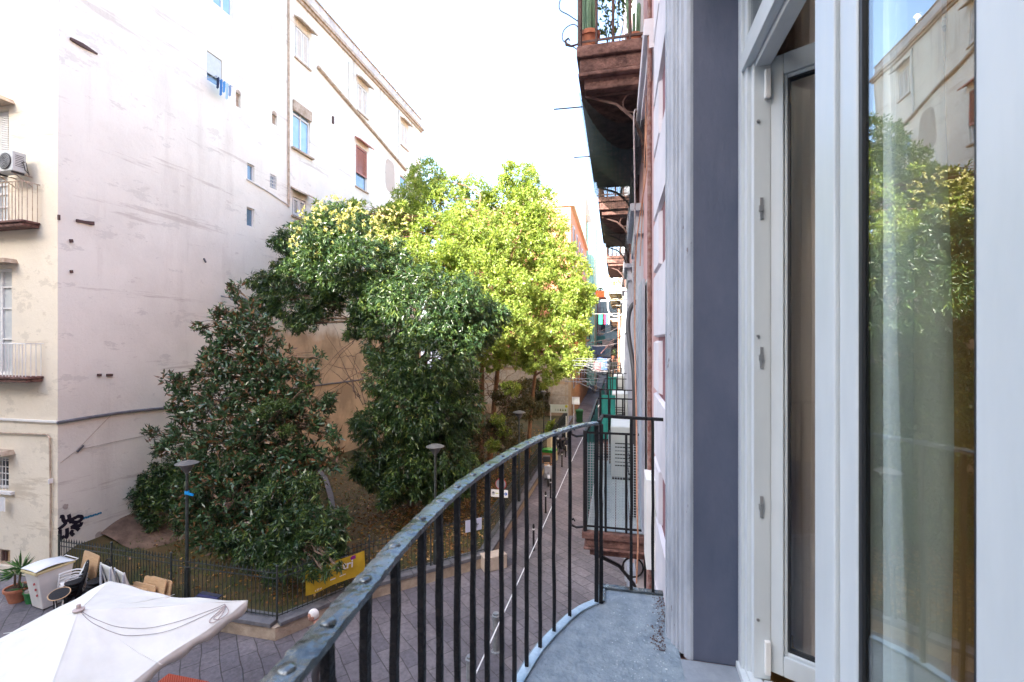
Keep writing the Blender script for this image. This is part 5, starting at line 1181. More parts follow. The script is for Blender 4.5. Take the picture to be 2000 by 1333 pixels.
# arrow sign and round sign on one white pole
p = at_y(977, 1047, 16.0); sx, sy_ = p.x, 16.0
sg = T('road_sign', 'white pole with round sign back and small white arrow plate', 'sign', (sx, sy_, 0))
MB().tube([(sx, sy_, 0), (sx, sy_, 2.15)], .028, 8).build('pole', m_white, sg)
cc = at_y(979, 945, sy_)
MB().lathe([(.001, 0), (.19, 0), (.19, .012), (.17, .02), (.001, .02)], (0,0,0), 28).xform(Matrix.Translation((cc.x, cc.y-.04, cc.z)) @ Matrix.Rotation(R(90), 4, 'X') @ Matrix.Identity(4)).build('round_plate', M('grey_sign_back', (.20,.21,.23), rough=.5), sg)
MB().tube([(cc.x+.19*math.cos(a), cc.y-.05, cc.z+.19*math.sin(a)) for a in [i*math.pi/16 for i in range(32)]], .012, 5, closed=True).build('rim', m_red, sg)
q0, q1 = at_y(960, 969, sy_), at_y(993, 957, sy_)
MB().box((q0.x, sy_-.075, q0.z), (q1.x, sy_-.06, q1.z)).build('arrow_plate', m_white, sg, bevel=.006)
m_bl = M('blue_print', (.01,.10,.45), rough=.6); m_gr = M('grey_print', (.12,.13,.15), rough=.6)
yy = sy_-.078; w1 = q1.x-q0.x; h1 = q1.z-q0.z
MB().add([(q0.x+w1*a, yy, q0.z+h1*c) for a, c in ((.74,.44),(.86,.44),(.86,.2),(.97,.5),(.86,.8),(.86,.56),(.74,.56))], [(0,1,2,3,4,5,6)]).build('arrow', m_bl, sg)
def turtle(fx, parent, mt):
    ell = [(.5+.36*math.cos(a), .42+.42*math.sin(a)) for a in [i*math.pi/10 for i in range(11)]]
    m = MB().add([fx(a, c) for a, c in ell], [tuple(range(len(ell)))])
    for lx in (.22, .38, .6, .74): m.add([fx(lx, .12), fx(lx+.08, .12), fx(lx+.1, .4), fx(lx, .4)], [(0,1,2,3)])
    m.add([fx(.86, .42), fx(1.02, .46), fx(1.0, .62), fx(.86, .58)], [(0,1,2,3)]); m.build('emblem', mt, parent)
turtle(lambda a, c: (q0.x+w1*(.04+.2*a), yy, q0.z+h1*(.22+.6*c)), sg, m_gr)
MB().box((q0.x+w1*.27, yy-.001, q0.z+h1*.46), (q0.x+w1*.44, yy, q0.z+h1*.56)).build('yellow_bar', M('yellow_print', (.5,.5,.05), rough=.6), sg)
f2 = T('fence_sign', 'white panel with a small grey animal emblem hung on the fence', 'sign', (-4.3, 13.6, 1.2))
A2, B2_ = Vector((-4.52, 13.38, 0)), Vector((-4.12, 13.75, 0)); nn = Vector((B2_.y-A2.y, -(B2_.x-A2.x), 0)).normalized()
def fx2(a, c, o=.05): q = A2.lerp(B2_, a)+nn*o; return (q.x, q.y, 1.17+.36*c)
MB().add([fx2(0,0), fx2(1,0), fx2(1,1), fx2(0,1), fx2(0,0,.035), fx2(1,0,.035), fx2(1,1,.035), fx2(0,1,.035)], [(0,1,2,3), (7,6,5,4), (0,4,5,1), (1,5,6,2), (2,6,7,3), (3,7,4,0)]).build('plate', M('pale_blue_plate', (.50,.53,.66), rough=.6), f2)
turtle(lambda a, c: fx2(.35+.45*a, .15+.7*c, .053), f2, m_gr)
# lit banner sign on posts, square sign
yS = 33.0; q0, q1 = at_y(1075, 806, yS), at_y(1110, 791, yS)
s3 = T('street_sign', 'long pale sign on two posts with a row of small pictograms', 'sign', (q0.x, yS, 0))
MB().box((q0.x, yS-.03, q0.z), (q1.x, yS, q1.z)).build('panel', M('pale_green_white_panel', (.66,.72,.62), (.72,.74,.68), 2, .5), s3)
for i in range(5):
    x = q0.x+(q1.x-q0.x)*(.26+.135*i); z0 = q0.z+(q1.z-q0.z)*.22
    MB().box((x, yS-.034, z0), (x+.10, yS-.031, z0+.11)).merge(MB().box((x+.02, yS-.034, z0+.12), (x+.07, yS-.031, z0+.16))).build('pictogram', M('pictogram_ink', ((.45,.50,.48), (.35,.42,.38), (.10,.09,.02), (.16,.22,.04), (.10,.20,.02))[i], rough=.6), s3)
MB().lathe([(.001, 0), (.10, 0), (.10, .004), (.001, .004)], (0,0,0), 14).xform(Matrix.Translation((q1.x-.14, yS-.036, q1.z-.12)) @ Matrix.Rotation(R(90), 4, 'X')).build('yellow_badge', M('yellow_badge', (.62,.58,.05), rough=.5), s3)
MB().tube([(q0.x+.02, yS+.02, 0), (q0.x+.02, yS+.02, q1.z)], .03, 6).build('post', m_white, s3); MB().tube([(q1.x-.03, yS+.02, 0), (q1.x-.03, yS+.02, q1.z)], .03, 6).build('post', m_white, s3)
yS = 36.5; q0, q1 = at_y(1117, 790, yS), at_y(1132, 776, yS)
s4 = T('street_sign', 'square white notice board on a pale post by the orange house', 'sign', (q0.x, yS, 0))
MB().box((q0.x, yS-.04, q0.z), (q1.x, yS, q1.z)).build('panel', m_white, s4, bevel=.01); MB().tube([(q0.x+.15, yS+.02, 0), (q0.x+.15, yS+.02, q0.z+.1)], .035, 6).build('post', m_white, s4)
k = MB()
for i in range(5): k.box((q0.x+.08, yS-.043, q0.z+.12+.08*i), (q1.x-.1, yS-.041, q0.z+.135+.08*i))
k.build('faint_lines', M('pale_print', (.5,.55,.52), rough=.6), s4)
cable('post', [at_y(1106, 813, 29.5), at_y(1106, 850, 29.5), Vector((at_y(1106, 850, 29.5).x, 29.5, 0))], .045, m_white, 'plain white post standing by the fence near the motorbikes', 'post', 8)
# ================================================================ bins, scooters and stalls in the alley
def wheelie(label, mat, lid, x, y, rz, s=1., sticker=False):
    t = T('wheelie_bin', label, 'wheelie bin', (0,0,0)); w0, w1, d0, d1 = .22*s, .28*s, .22*s, .34*s; h = .92*s
    vs = [(-w0,-d0,.03),(w0,-d0,.03),(w0,d0,.03),(-w0,d0,.03),(-w1,-d1,h),(w1,-d1,h),(w1,d1,h),(-w1,d1,h)]
    MB().add(vs, [(0,3,2,1),(4,5,6,7),(0,1,5,4),(1,2,6,5),(2,3,7,6),(3,0,4,7)]).build('body', mat, t, bevel=.02*s)
    def fn(u, v): return ((-w1-.02+(2*w1+.04)*u), -d1-.05+(2*d1+.07)*v, h+.02+.10*s*math.sin(math.pi*min(1, v*.9+.15))*(math.sin(math.pi*(.12+.76*u))**.4))
    lo = MB().grid(fn, 10, 10); lo.build('lid', lid, t, smooth=True, solid=.012)
    MB().box((-w1-.025, -d1-.05, h-.035), (w1+.025, d1+.02, h+.025)).build('rim', lid if not sticker else M('yellowed_rim', (.62,.52,.28), rough=.6), t, bevel=.012)
    MB().tube([(-w1+.03, d1+.02, h), (-w1+.03, d1+.10, h+.02), (w1-.03, d1+.10, h+.02), (w1-.03, d1+.02, h)], .014, 6).build('handle', mat, t)
    for sgn in (-1, 1): MB().lathe([(.001,-.02),(.085,-.02),(.09,-.01),(.09,.02),(.001,.02)], (0,0,0), 16).xform(Matrix.Translation((sgn*(w0+.03), d0+.03, .09)) @ Matrix.Rotation(R(90), 4, 'Y')).build('wheel', m_darkgrey, t)
    if sticker:
        k = MB()
        for i in range(3): k.add([(w0*.35, -d0-.030-.018*(i+1)*s*1.4, .36+i*.16), (w0*.72, -d0-.030-.018*(i+1)*s*1.4, .40+i*.16), (w0*.72, -d0-.038-.018*(i+1)*s*1.4, .46+i*.16), (w0*.35, -d0-.038-.018*(i+1)*s*1.4, .42+i*.16)], [(0,1,2,3)])
        k.build('red_stripes', m_red, t)
    return place(t, (x, y, 0), rz)
m_binw = M('off_white_bin', (.62,.61,.58), (.70,.69,.66), 3, .5); m_lidw = M('pale_blue_white_lid', (.68,.72,.74), (.74,.77,.78), 3, .4)
wheelie('large off-white wheelie bin with red striped sticker by the cream wall', m_binw, m_lidw, -14.72, 9.22, R(-8), 1.12, True)
m_bing = M('dark_green_bin', (.01,.06,.015), (.015,.09,.025), 4, .5)
p = at_z(1134, 820, 0); wheelie('dark green wheelie bin near the orange house at the far end', m_bing, m_greenpl, p.x, 40, R(5), 1.1)
p = at_y(1071, 900, 24.8); wheelie('tan bin with bright green lid behind the nearest scooter', M('tan_bin', (.30,.17,.09), rough=.6), M('bright_green_lid', (.02,.30,.03), rough=.4), p.x-.05, 24.8, R(80), 1.15)
stl = T('covered_stall', 'cream cloth covering goods beside the fence behind the scooters', 'covered goods', (at_y(1072, 870, 27).x, 27, 0))
x_ = at_y(1072, 870, 27).x
def fn(u, v):
    a = 2*math.pi*u; r_ = (.50-.14*v)*(1+.08*math.sin(a*5)); return (x_+r_*math.cos(a)*1.0, 27+r_*math.sin(a)*1.3, 1.45*v if v < .98 else 1.5)
MB().grid(fn, 32, 8).build('cloth', M('cream_cloth', (.50,.42,.27), (.60,.52,.36), 3, .9), stl, smooth=True); MB().lathe([(.36, 1.42), (.2, 1.52), (.001, 1.55)], (x_, 27, 0), 20).build('top', M('cream_cloth_top', (.55,.48,.33), rough=.9), stl)
def scooter(label, x, y, rz, paint, seat):
    t = T('scooter', label, 'scooter', (0,0,0), 'two wheelers parked along the fence')
    for yy in (-.62, .62):
        w_ = MB().tube([(0, yy+.20*math.cos(a), .25+.20*math.sin(a)) for a in [i*math.pi/12 for i in range(24)]], .055, 8, closed=True).build('wheel', m_darkgrey, t, smooth=True)
        MB().lathe([(.001,-.03),(.12,-.03),(.15,0),(.12,.03),(.001,.03)], (0,0,0), 16).xform(Matrix.Translation((0, yy, .25)) @ Matrix.Rotation(R(90), 4, 'Y')).build('rim', m_steel, w_, smooth=True)
    rear = [(.10,.28),(.86,.34),(.92,.62),(.80,.74),(.30,.72),(.12,.55)]
    MB().prism(rear, -.14, .14, 'x').build('rear_body', paint, t, bevel=.05)
    MB().prism([(-.45,.30),(.12,.24),(.12,.34),(-.36,.38)], -.15, .15, 'x').build('floorboard', m_darkgrey, t, bevel=.02)
    MB().prism([(-.40,.30),(-.34,.34),(-.50,.98),(-.62,1.0),(-.60,.78),(-.52,.5)], -.19, .19, 'x').build('leg_shield', paint, t, bevel=.04)
    MB().prism([(-.86,.44),(-.42,.46),(-.48,.56),(-.66,.58),(-.82,.52)], -.07, .07, 'x').build('front_mudguard', paint, t, bevel=.03)
    MB().prism([(.02,.74),(.14,.70),(.80,.74),(.84,.80),(.5,.84),(.1,.82)], -.13, .13, 'x').build('seat', seat, t, bevel=.03)
    MB().tube([(0,-.62,.25),(0,-.55,.7),(0,-.50,1.04)], .03, 6).build('fork', m_steel, t)
    MB().tube([(-.32,-.38,1.06),(-.2,-.48,1.08),(0,-.52,1.06),(.2,-.48,1.08),(.32,-.38,1.06)], .018, 6).build('handlebar', m_darkgrey, t)
    for s_ in (-1, 1):
        MB().tube([(s_*.2,-.46,1.08),(s_*.27,-.46,1.25)], .007, 5).merge(MB().sphere((s_*.28,-.45,1.28), (.06,.015,.045), 10, 6)).build('mirror', m_darkgrey, t)
    MB().sphere((0,-.62,.98), (.085,.05,.075), 12, 8).build('headlight', M('headlight_glass', (.7,.7,.68), rough=.1), t, smooth=True)
    MB().box((-.08,.90,.60), (.08,.94,.66)).build('tail_light', m_red, t); MB().box((-.10,.94,.40), (.10,.95,.54)).build('number_plate', m_white, t)
    MB().prism([(.72,.80),(1.02,.84),(1.04,1.10),(.74,1.12)], -.19, .19, 'x').build('top_case', m_darkgrey, t, bevel=.04)
    return place(t, (x, y, 0), rz)
m_bike = M('dark_scooter_paint', (.03,.03,.04), rough=.25, coat=.5); m_bikew = M('white_scooter_paint', (.55,.56,.58), rough=.3, coat=.5)
scooter('white and dark scooter with tan seat parked along the fence, the nearest', -3.34, 22.6, R(12), m_bikew, M('tan_seat', (.42,.25,.12), rough=.6))
scooter('dark motor scooter parked further up beside the cream covered goods', -3.40, 28.9, R(-14), m_bike, m_darkgrey)
scooter('second dark scooter, parked behind the other dark one', -3.45, 31.0, R(10), m_bike, m_darkgrey)
# ================================================================ terrace furniture by the fence
yc = T('potted_plant', 'two stemmed yucca in a round terracotta pot by the cream wall', 'potted plant', (-15.75, 9.15, 0))
bx, by = -15.75, 9.15
MB().lathe([(.17, 0), (.25, .30), (.255, .31), (.28, .31), (.285, .38), (.25, .38), (.24, .34), (.001, .34)], (bx, by, 0), 28).build('pot', m_terra, yc, smooth=True)
MB().lathe([(.24, .345), (.001, .36)], (bx, by, 0), 20).build('earth', m_soil, yc)
sk = MB(); sk.tube([(bx-.08, by, .33), (bx-.10, by, .50), (bx-.09, by, .70)], [.03,.024,.02], 7); sk.tube([(bx+.05, by-.02, .33), (bx+.10, by-.02, .55), (bx+.13, by, .88)], [.035,.026,.02], 7); sk.build('stem', m_bark, yc, smooth=True)
Vs = []; Rs = []
for (cx, cz, n, L_) in ((bx-.09, .70, 44, .40), (bx+.13, .88, 52, .46), (bx+.18, .36, 16, .26)):
    D = unit(n); D[:,2] = np.abs(D[:,2])*1.0-.15; D /= np.linalg.norm(D, axis=1, keepdims=True); P = np.tile(np.array([cx, by, cz]), (n, 1))+D*.02
    Vs.append(leaf_arrays(P, D, L_*RNG.uniform(.7, 1.1, n), np.full(n, .042), .02)); Rs.append(RNG.random(n))
leaf_object('leaves', np.concatenate(Vs), np.concatenate(Rs), leafmat('yucca_leaf', [(0, (.03,.09,.035)), (.6, (.06,.17,.05)), (1, (.13,.25,.06))], trans=.15), yc)
gb = T('bucket', 'small green plastic bucket with grey lid between the yucca and the bin', 'bucket', (-15.3, 9.2, 0))
MB().lathe([(.13, 0), (.17, .27), (.19, .27), (.19, .30), (.17, .30)], (-15.3, 9.2, 0), 22).build('body', m_greenpl, gb, smooth=True); MB().lathe([(.16, .30), (.15, .33), (.001, .34)], (-15.3, 9.2, 0), 22).build('lid', M('grey_brown_lid', (.30,.25,.22), rough=.7), gb)
MB().tube([(-15.3+.19*math.cos(a), 9.2-.01, .27-.14*math.sin(a)) for a in [i*math.pi/8 for i in range(9)]], .007, 5).build('handle', m_darkgrey, gb)
def plastic_chair(i):
    t = T('plastic_chair', 'x', 'chair', (0,0,0), 'stack of white plastic chairs')
    MB().grid(lambda u, v: (-.22+.44*u, -.22+.42*v, .43-.02*math.sin(math.pi*u)-.015*v), 8, 6).build('seat', m_white, t, smooth=True, solid=.01)
    def bk(u, v): a = (u-.5); return (a*.44*(1-.1*v), .20+.10*v-.25*a*a, .44+.40*v*(1-.55*(abs(a)*2)**3))
    MB().grid(bk, 10, 6).build('backrest', m_white, t, smooth=True, solid=.01)
    for s in (-1, 1):
        MB().tube([(s*.24,-.22,.64),(s*.26,-.05,.65),(s*.25,.12,.64),(s*.21,.24,.60)], .018, 6).build('armrest', m_white, t, smooth=True)
        for yy, fy in ((-.21, -.26), (.19, .26)): MB().tube([(s*.23, yy, .64 if yy < 0 else .45), (s*.245, (yy+fy)/2, .3), (s*.26, fy, 0)], [.016,.016,.014], 6).build('leg', m_white, t)
    return t
pc = plastic_chair(0)
od = ['lowest', 'second', 'third', 'topmost']
for i in range(4):
    c = pc if i == 0 else dup(pc); c['label'] = '%s white plastic chair in the stack beside the off-white bin' % od[i]; place(c, (-14.02+.012*i, 9.28, .075*i), R(-20))
def bistro_chair():
    t = T('bistro_chair', 'x', 'chair', (0,0,0), 'black metal bistro chairs stacked by the fence')
    MB().lathe([(.001, .44), (.17, .44), (.19, .452), (.19, .462), (.16, .466), (.001, .464)], (0,0,0), 24).build('seat', m_black, t, smooth=True)
    MB().tube([(.19*math.cos(a), .19*math.sin(a), .452) for a in [i*math.pi/12 for i in range(24)]], .012, 6, closed=True).build('seat_ring', m_black, t, smooth=True)
    def arch(w_, h, z0): return [(w_*math.cos(a), .17+.05*math.sin(a), z0+h*math.sin(a)) for a in [i*math.pi/10 for i in range(11)]]
    MB().tube([(.18, .10, .45)]+[(x, y+.04, z) for x, y, z in arch(.18, .26, .64)]+[(-.18, .10, .45)], .017, 6).build('back_frame', m_black, t, smooth=True)
    k = MB()
    for x in (-.10, -.035, .035, .10): k.tube([(x, .17, .455), (x*1.1, .20, .65), (x, .24, .86-abs(x)*.6)], .007, 5)
    k.build('back_rods', m_black, t)
    for a in (45, 135, 225, 315): MB().tube([(.14*math.cos(R(a)), .14*math.sin(R(a)), .44), (.20*math.cos(R(a)), .20*math.sin(R(a)), 0)], .012, 6).build('leg', m_black, t)
    return t
bc = bistro_chair(); first = True
for s_, (x, y, rz, nm, cnt) in enumerate(((-13.74, 9.05, R(-28), 'left', 5), (-13.28, 9.22, R(-10), 'right', 5))):
    for i in range(cnt):
        c = bc if first else dup(bc); first = False
        c['label'] = '%s black round-seat bistro chair of the %s black stack' % (('lowest', 'second', 'middle', 'fourth', 'topmost')[i], nm); place(c, (x+.035*i*(1 if s_ else .6), y+.012*i, .085*i), rz)
st_ = T('stool', 'upturned round black stool with pale rim leaning on the bistro chairs', 'stool', (-13.50, 8.70, 0))
def sh(mb): return mb.xform(Matrix.Translation((-13.50, 8.66, .72)) @ Matrix.Rotation(R(14), 4, 'X') @ Matrix.Rotation(R(12), 4, 'Y'))
sh(MB().lathe([(.001, .0), (.20, 0), (.205, .012), (.001, .016)], (0,0,0), 26)).build('seat', m_black, st_, smooth=True); sh(MB().tube([(.205*math.cos(a), .205*math.sin(a), .006) for a in [i*math.pi/13 for i in range(26)]], .012, 6, closed=True)).build('rim', m_wood, st_)
for a in range(4): sh(MB().tube([(.13*math.cos(a*1.57), .13*math.sin(a*1.57), 0), (.16*math.cos(a*1.57), .16*math.sin(a*1.57), -.66)], .012, 6)).build('leg', m_black, st_)
def tabletop(label, x, y, z, w_, h, rz, rx, g='wooden table tops stacked on edge by the fence'):
    t = T('table_top', label, 'table top', (0,0,0), g); r_ = .07; pts = []  # loose wooden table top stood on edge
    for cx, cz, a0 in ((w_/2-r_, h-r_, 0), (-w_/2+r_, h-r_, 90), (-w_/2+r_, r_, 180), (w_/2-r_, r_, 270)):
        for k in range(5): a = R(a0+k*22.5); pts.append((cx+r_*math.cos(a), cz+r_*math.sin(a)))
    MB().prism(pts, -.016, .016, 'y').build('board', m_wood, t, bevel=.004)
    MB().tube([(-w_/2+.1, .03, .1), (-w_/2+.1, .03, h-.1), (w_/2-.1, .03, h-.1), (w_/2-.1, .03, .1)], .012, 5, closed=True).build('frame', m_darkgrey, t)
    t.location = (x, y, z); t.rotation_euler = (R(rx), 0, R(rz)); return t
tabletop('pale wooden table top standing behind the black chairs against the fence', -14.05, 9.66, .58, .85, .62, -14, -10)
tabletop('front wooden table top of the pile beside the white loungers', -11.72, 9.00, .25, .78, .62, -6, -16); tabletop('second wooden table top of the pile, just behind the front one', -11.60, 9.10, .25, .80, .66, -6, -15)
tabletop('rearmost left wooden table top of the pile', -11.38, 9.20, .25, .80, .78, -7, -12); tabletop('rearmost right wooden table top of the pile, against the fence', -11.28, 9.30, .25, .80, .74, -7, -10)
m_stripe = M('striped_lounger_edge', (.30,.32,.38), (.55,.57,.62), 40, .8, stretch=(1,1,.05))
def lounger(label, x, y, rz, z=0, h=1.0):
    t = T('folded_lounger', label, 'lounger', (0,0,0), 'folded white loungers')
    MB().grid(lambda u, v: (-.25+.50*u, .03*math.sin(v*3.1)+.30*(1-v), .08+h*v), 6, 10).build('fabric', m_canvas, t, smooth=True, solid=.02)
    for s in (-1, 1):
        MB().tube([(s*.26, .30, .03), (s*.26, .16, .5), (s*.26, .0, h+.1)], .018, 6).build('frame', m_white, t)
        MB().box((s*.24-.03, -.02, h*.3), (s*.24+.03, .012, h+.05)).build('striped_edge', m_stripe, t)
    return place(t, (x, y, z), rz)
lounger('left white folded lounger behind the parasol', -12.52, 9.02, R(-14), 0, 1.28); lounger('middle white folded lounger behind the parasol', -12.06, 9.0, R(-16), 0, 1.20); lounger('right lower white folded lounger, against the wooden table tops', -11.86, 8.82, R(-30), 0, .82)
ts = T('slatted_table', 'dark slatted folding table tilted against the fence', 'table', (0,0,0))
for i in range(7): MB().box((-.38, -.30+.088*i, 0), (.38, -.30+.088*i+.075, .02)).build('slat', m_navy if i % 2 else M('dark_blue_slat', (.02,.025,.04), (.05,.055,.08), 10, .3), ts)
MB().tube([(-.34, -.28, -.02), (.34, -.28, -.02), (.34, .28, -.02), (-.34, .28, -.02)], .012, 5, closed=True).build('frame', m_steel, ts)
for s in (-1, 1): MB().tube([(s*.33, -.26, -.03), (s*.33, .20, -.72)], .012, 5).build('leg', m_black, ts)
ts.location = (-9.62, 9.0, .80); ts.rotation_euler = (R(14), R(-6), R(-12))
rt = T('table', 'square table with red checked cloth under the edge of the parasol', 'table', (-7.75, 6.55, 0))
MB().box((-8.15, 6.15, .73), (-7.35, 6.95, .75)).build('top', m_wood, rt)
def redmat():
    m, t, b_ = newmat('red_check_cloth'); c = t.nodes.new('ShaderNodeTexChecker'); c.inputs['Scale'].default_value = 40; c.inputs[1].default_value = (.45,.05,.02,1); c.inputs[2].default_value = (.62,.16,.09,1)
    tc = t.nodes.new('ShaderNodeTexCoord'); t.links.new(tc.outputs['Object'], c.inputs[0]); t.links.new(c.outputs[0], b_.inputs['Base Color']); b_.inputs['Roughness'].default_value = .9; return m
MB().box((-8.20, 6.10, .751), (-7.30, 7.0, .757)).box((-8.205, 6.095, .60), (-8.20, 7.005, .757)).box((-8.2, 7.0, .60), (-7.3, 7.005, .757)).box((-7.3, 6.1, .60), (-7.295, 7.0, .757)).build('tablecloth', redmat(), rt)
for dx in (-8.1, -7.4):
    for dy in (6.2, 6.9): MB().tube([(dx, dy, 0), (dx, dy, .73)], .02, 6).build('leg', m_black, rt)
# ================================================================ the parasol
um = T('parasol', 'big square white canvas parasol seen from above, grey cord on top', 'parasol', (-7.85, 5.3, 0))
cx, cy, hs, ze, zh = -7.85, 5.28, 1.56, 2.40, 2.98
def fn(u, v):
    x, y = (u*2-1), (v*2-1); m_ = max(abs(x), abs(y)); d = math.hypot(x, y)
    mn = min(abs(x), abs(y)); diag = mn/m_ if m_ > 1e-6 else 1
    z = zh+(ze-zh)*m_**.92
    z += .10*m_*(diag**3)*.6-.06*m_*math.sin(math.pi*m_)*(1-diag)          # taut ribs, sagging panels
    edge = 1-.045*(1-diag)**1.2*m_**3*1.6
    th = math.atan2(y, x)
    return (cx+hs*x*edge+.01*math.sin(9*y+3*x), cy+hs*y*edge+.01*math.sin(8*x+2*y), z+.012*math.sin(7*x+5*y)*m_+.008*math.sin(th*23+m_*4)*m_*(1-m_)*2+.010*math.sin(11*x-7*y+3*math.sin(4*y))*m_**2)
can = MB().grid(fn, 90, 90)
val = MB(); N = 90
def edgept(t):
    s = t*4
    if s < 1: return (s, 0)
    if s < 2: return (1, s-1)
    if s < 3: return (3-s, 1)
    return (0, 4-s)
vs = []
for i in range(N*2):
    p = fn(*edgept(i/(N*2))); wv = .015*math.sin(i*1.3)
    ox = (p[0]-cx)/hs*.01; oy = (p[1]-cy)/hs*.01
    vs += [p, (p[0]+ox-.015*(p[0]-cx)/hs+wv*.5, p[1]+oy-.015*(p[1]-cy)/hs+wv*.5, p[2]-.15-.03*math.sin(i*.8))]
fs = [(2*i, 2*((i+1) % (2*N)), 2*((i+1) % (2*N))+1, 2*i+1) for i in range(2*N)]
co = can.build('canopy', m_canvas, um, smooth=True, solid=.004); MB().add(vs, fs).build('valance', m_canvas, um, smooth=True, solid=.004)
MB().lathe([(.07, 0), (.075, .02), (.03, .035), (.025, .09), (.001, .10)], (cx, cy, zh-.01), 16).build('finial', M('weathered_plastic', (.45,.38,.36), rough=.7), um, smooth=True)
MB().tube([(cx, cy, 0), (cx, cy, zh-.05)], .03, 10).build('pole', m_wood, um); MB().obox((cx, cy, .05), (.6, .6, .10)).build('base', m_stonecap, um, bevel=.02)
for a in range(8):
    t = a*math.pi/4; rr_ = hs*(.96*math.sqrt(2) if a % 2 else .93); ux, uy = (cx+rr_*math.cos(t), cy+rr_*math.sin(t)); 
    MB().tube([(cx, cy, zh-.12), ((cx+ux)/2, (cy+uy)/2, (zh+ze)/2-.11), (ux, uy, ze-.02)], .012, 5).build('rib', m_wood, um)
q = lambda x, y, dz=.012: (cx+x*hs, cy+y*hs, fn((x+1)/2, (y+1)/2)[2]+dz)
def drape(pts, r, nm, mat=m_greycord):
    P_ = smooth_path(pts, 8); return MB().tube([q(a, c, r+.006) for a, c in P_], r, 5).build(nm, mat, um)
for (ax_, ay_) in ((1,1), (-1,1), (1,-1), (-1,-1), (1,0), (-1,0), (0,1), (0,-1)):
    P_ = [(ax_*t/30*.985, ay_*t/30*.985) for t in range(1, 31)]; MB().tube([q(a, c2, .001) for a, c2 in P_], .0045, 4).build('seam', m_canvas, um)
drape([(0,0), (.2,.02), (.45,.12), (.7,.4), (.86,.82)], .0035, 'cord'); drape([(0,0), (.22,-.02), (.5,.06), (.75,.34), (.87,.8)], .0035, 'cord')
drape([(.86,.82), (.95,.78), (.97,.66), (.92,.62), (.90,.74), (.87,.82), (.93,.72), (.96,.60), (.91,.58), (.87,.80)], .006, 'cord_coil', M('coil_rope', (.33,.27,.27), (.5,.42,.4), 30, .8))
# ================================================================ the passer-by (mostly hidden behind the balcony rail)
def skin_obj(name, nodes, edges, mat, parent, sub=2):
    me = bpy.data.meshes.new(name); org = Vector(ROOT[root_of(parent).name]); me.from_pydata([tuple(Vector(n[0])-org) for n in nodes], edges, []); me.update()
    o = bpy.data.objects.new(name, me); COL.objects.link(o); o.parent = parent
    m = o.modifiers.new('skin', 'SKIN'); m.use_smooth_shade = True
    for i, n in enumerate(nodes):
        sv = me.skin_vertices[0].data[i]; sv.radius = n[1] if isinstance(n[1], tuple) else (n[1], n[1]); sv.use_root = (i == 0)
    s = o.modifiers.new('sub', 'SUBSURF'); s.levels = sub; s.render_levels = sub; me.materials.append(mat); return o
pe = T('person', 'white haired walker in glasses and a navy sweater, passing below the fence banner', 'person', (-5.9, 7.95, 0))
hp = at_y(612, 1203, 7.95); hx_, hy_, hz_ = hp.x, 7.95, hp.z            # head centre
f = Vector((-.90, -.43, 0)).normalized(); sd_ = Vector((-f.y, f.x, 0)); bxp = Vector((hx_, hy_, 0))-f*.14
def W(a, s, z): v = bxp+f*a+sd_*s; return (v.x, v.y, z)
nk = hz_-.14; sh_z = nk-.07; hip = .93
nodes = [(W(-.02,0,hip),(.15,.12)), (W(0,0,hip+.2),(.14,.11)), (W(.02,0,hip+.38),(.17,.12)), (W(.02,0,sh_z),(.10,.08)), (W(.08,0,nk),(.055,.055)), (W(.12,0,nk+.07),(.05,.05)),
         (W(-.01,.17,sh_z-.02),.062), (W(-.03,.24,sh_z-.28),.050), (W(.12,.22,sh_z-.46),.038), (W(.18,.20,sh_z-.52),.028),
         (W(-.01,-.17,sh_z-.02),.062), (W(.02,-.24,sh_z-.28),.050), (W(.16,-.22,sh_z-.45),.038), (W(.22,-.20,sh_z-.51),.028),
         (W(-.02,.09,hip-.06),.095), (W(.10,.09,.50),.065), (W(.02,.09,.10),.042), (W(.14,.09,.035),.035),
         (W(-.02,-.09,hip-.06),.095), (W(-.08,-.09,.50),.065), (W(-.26,-.09,.14),.042), (W(-.15,-.09,.06),.035)]
edges = [(0,1),(1,2),(2,3),(3,4),(4,5),(3,6),(6,7),(7,8),(8,9),(3,10),(10,11),(11,12),(12,13),(0,14),(14,15),(15,16),(16,17),(0,18),(18,19),(19,20),(20,21)]
skin_obj('body', nodes, edges, m_skin, pe)
tn = [(p, (r[0]*1.10, r[1]*1.10) if isinstance(r, tuple) else r*1.18) for p, r in nodes]
skin_obj('sweater', [tn[0], tn[1], tn[2], tn[3], tn[6], tn[7], tn[8], tn[10], tn[11], tn[12]], [(0,1),(1,2),(2,3),(3,4),(4,5),(5,6),(3,7),(7,8),(8,9)], m_navy, pe)
skin_obj('trousers', [(nodes[0][0], (.155,.125)), (nodes[14][0], .105), (nodes[15][0], .08), (nodes[16][0], .058), (nodes[18][0], .105), (nodes[19][0], .08), (nodes[20][0], .058)], [(0,1),(1,2),(2,3),(0,4),(4,5),(5,6)], m_trouser, pe)
for b_ in (16, 20):
    p = Vector(nodes[b_][0]); MB().sphere((p.x+f.x*.06, p.y+f.y*.06, max(.045, p.z-.06)), (.11, .08, .05), 12, 8).build('shoe', m_darkgrey, pe, smooth=True)
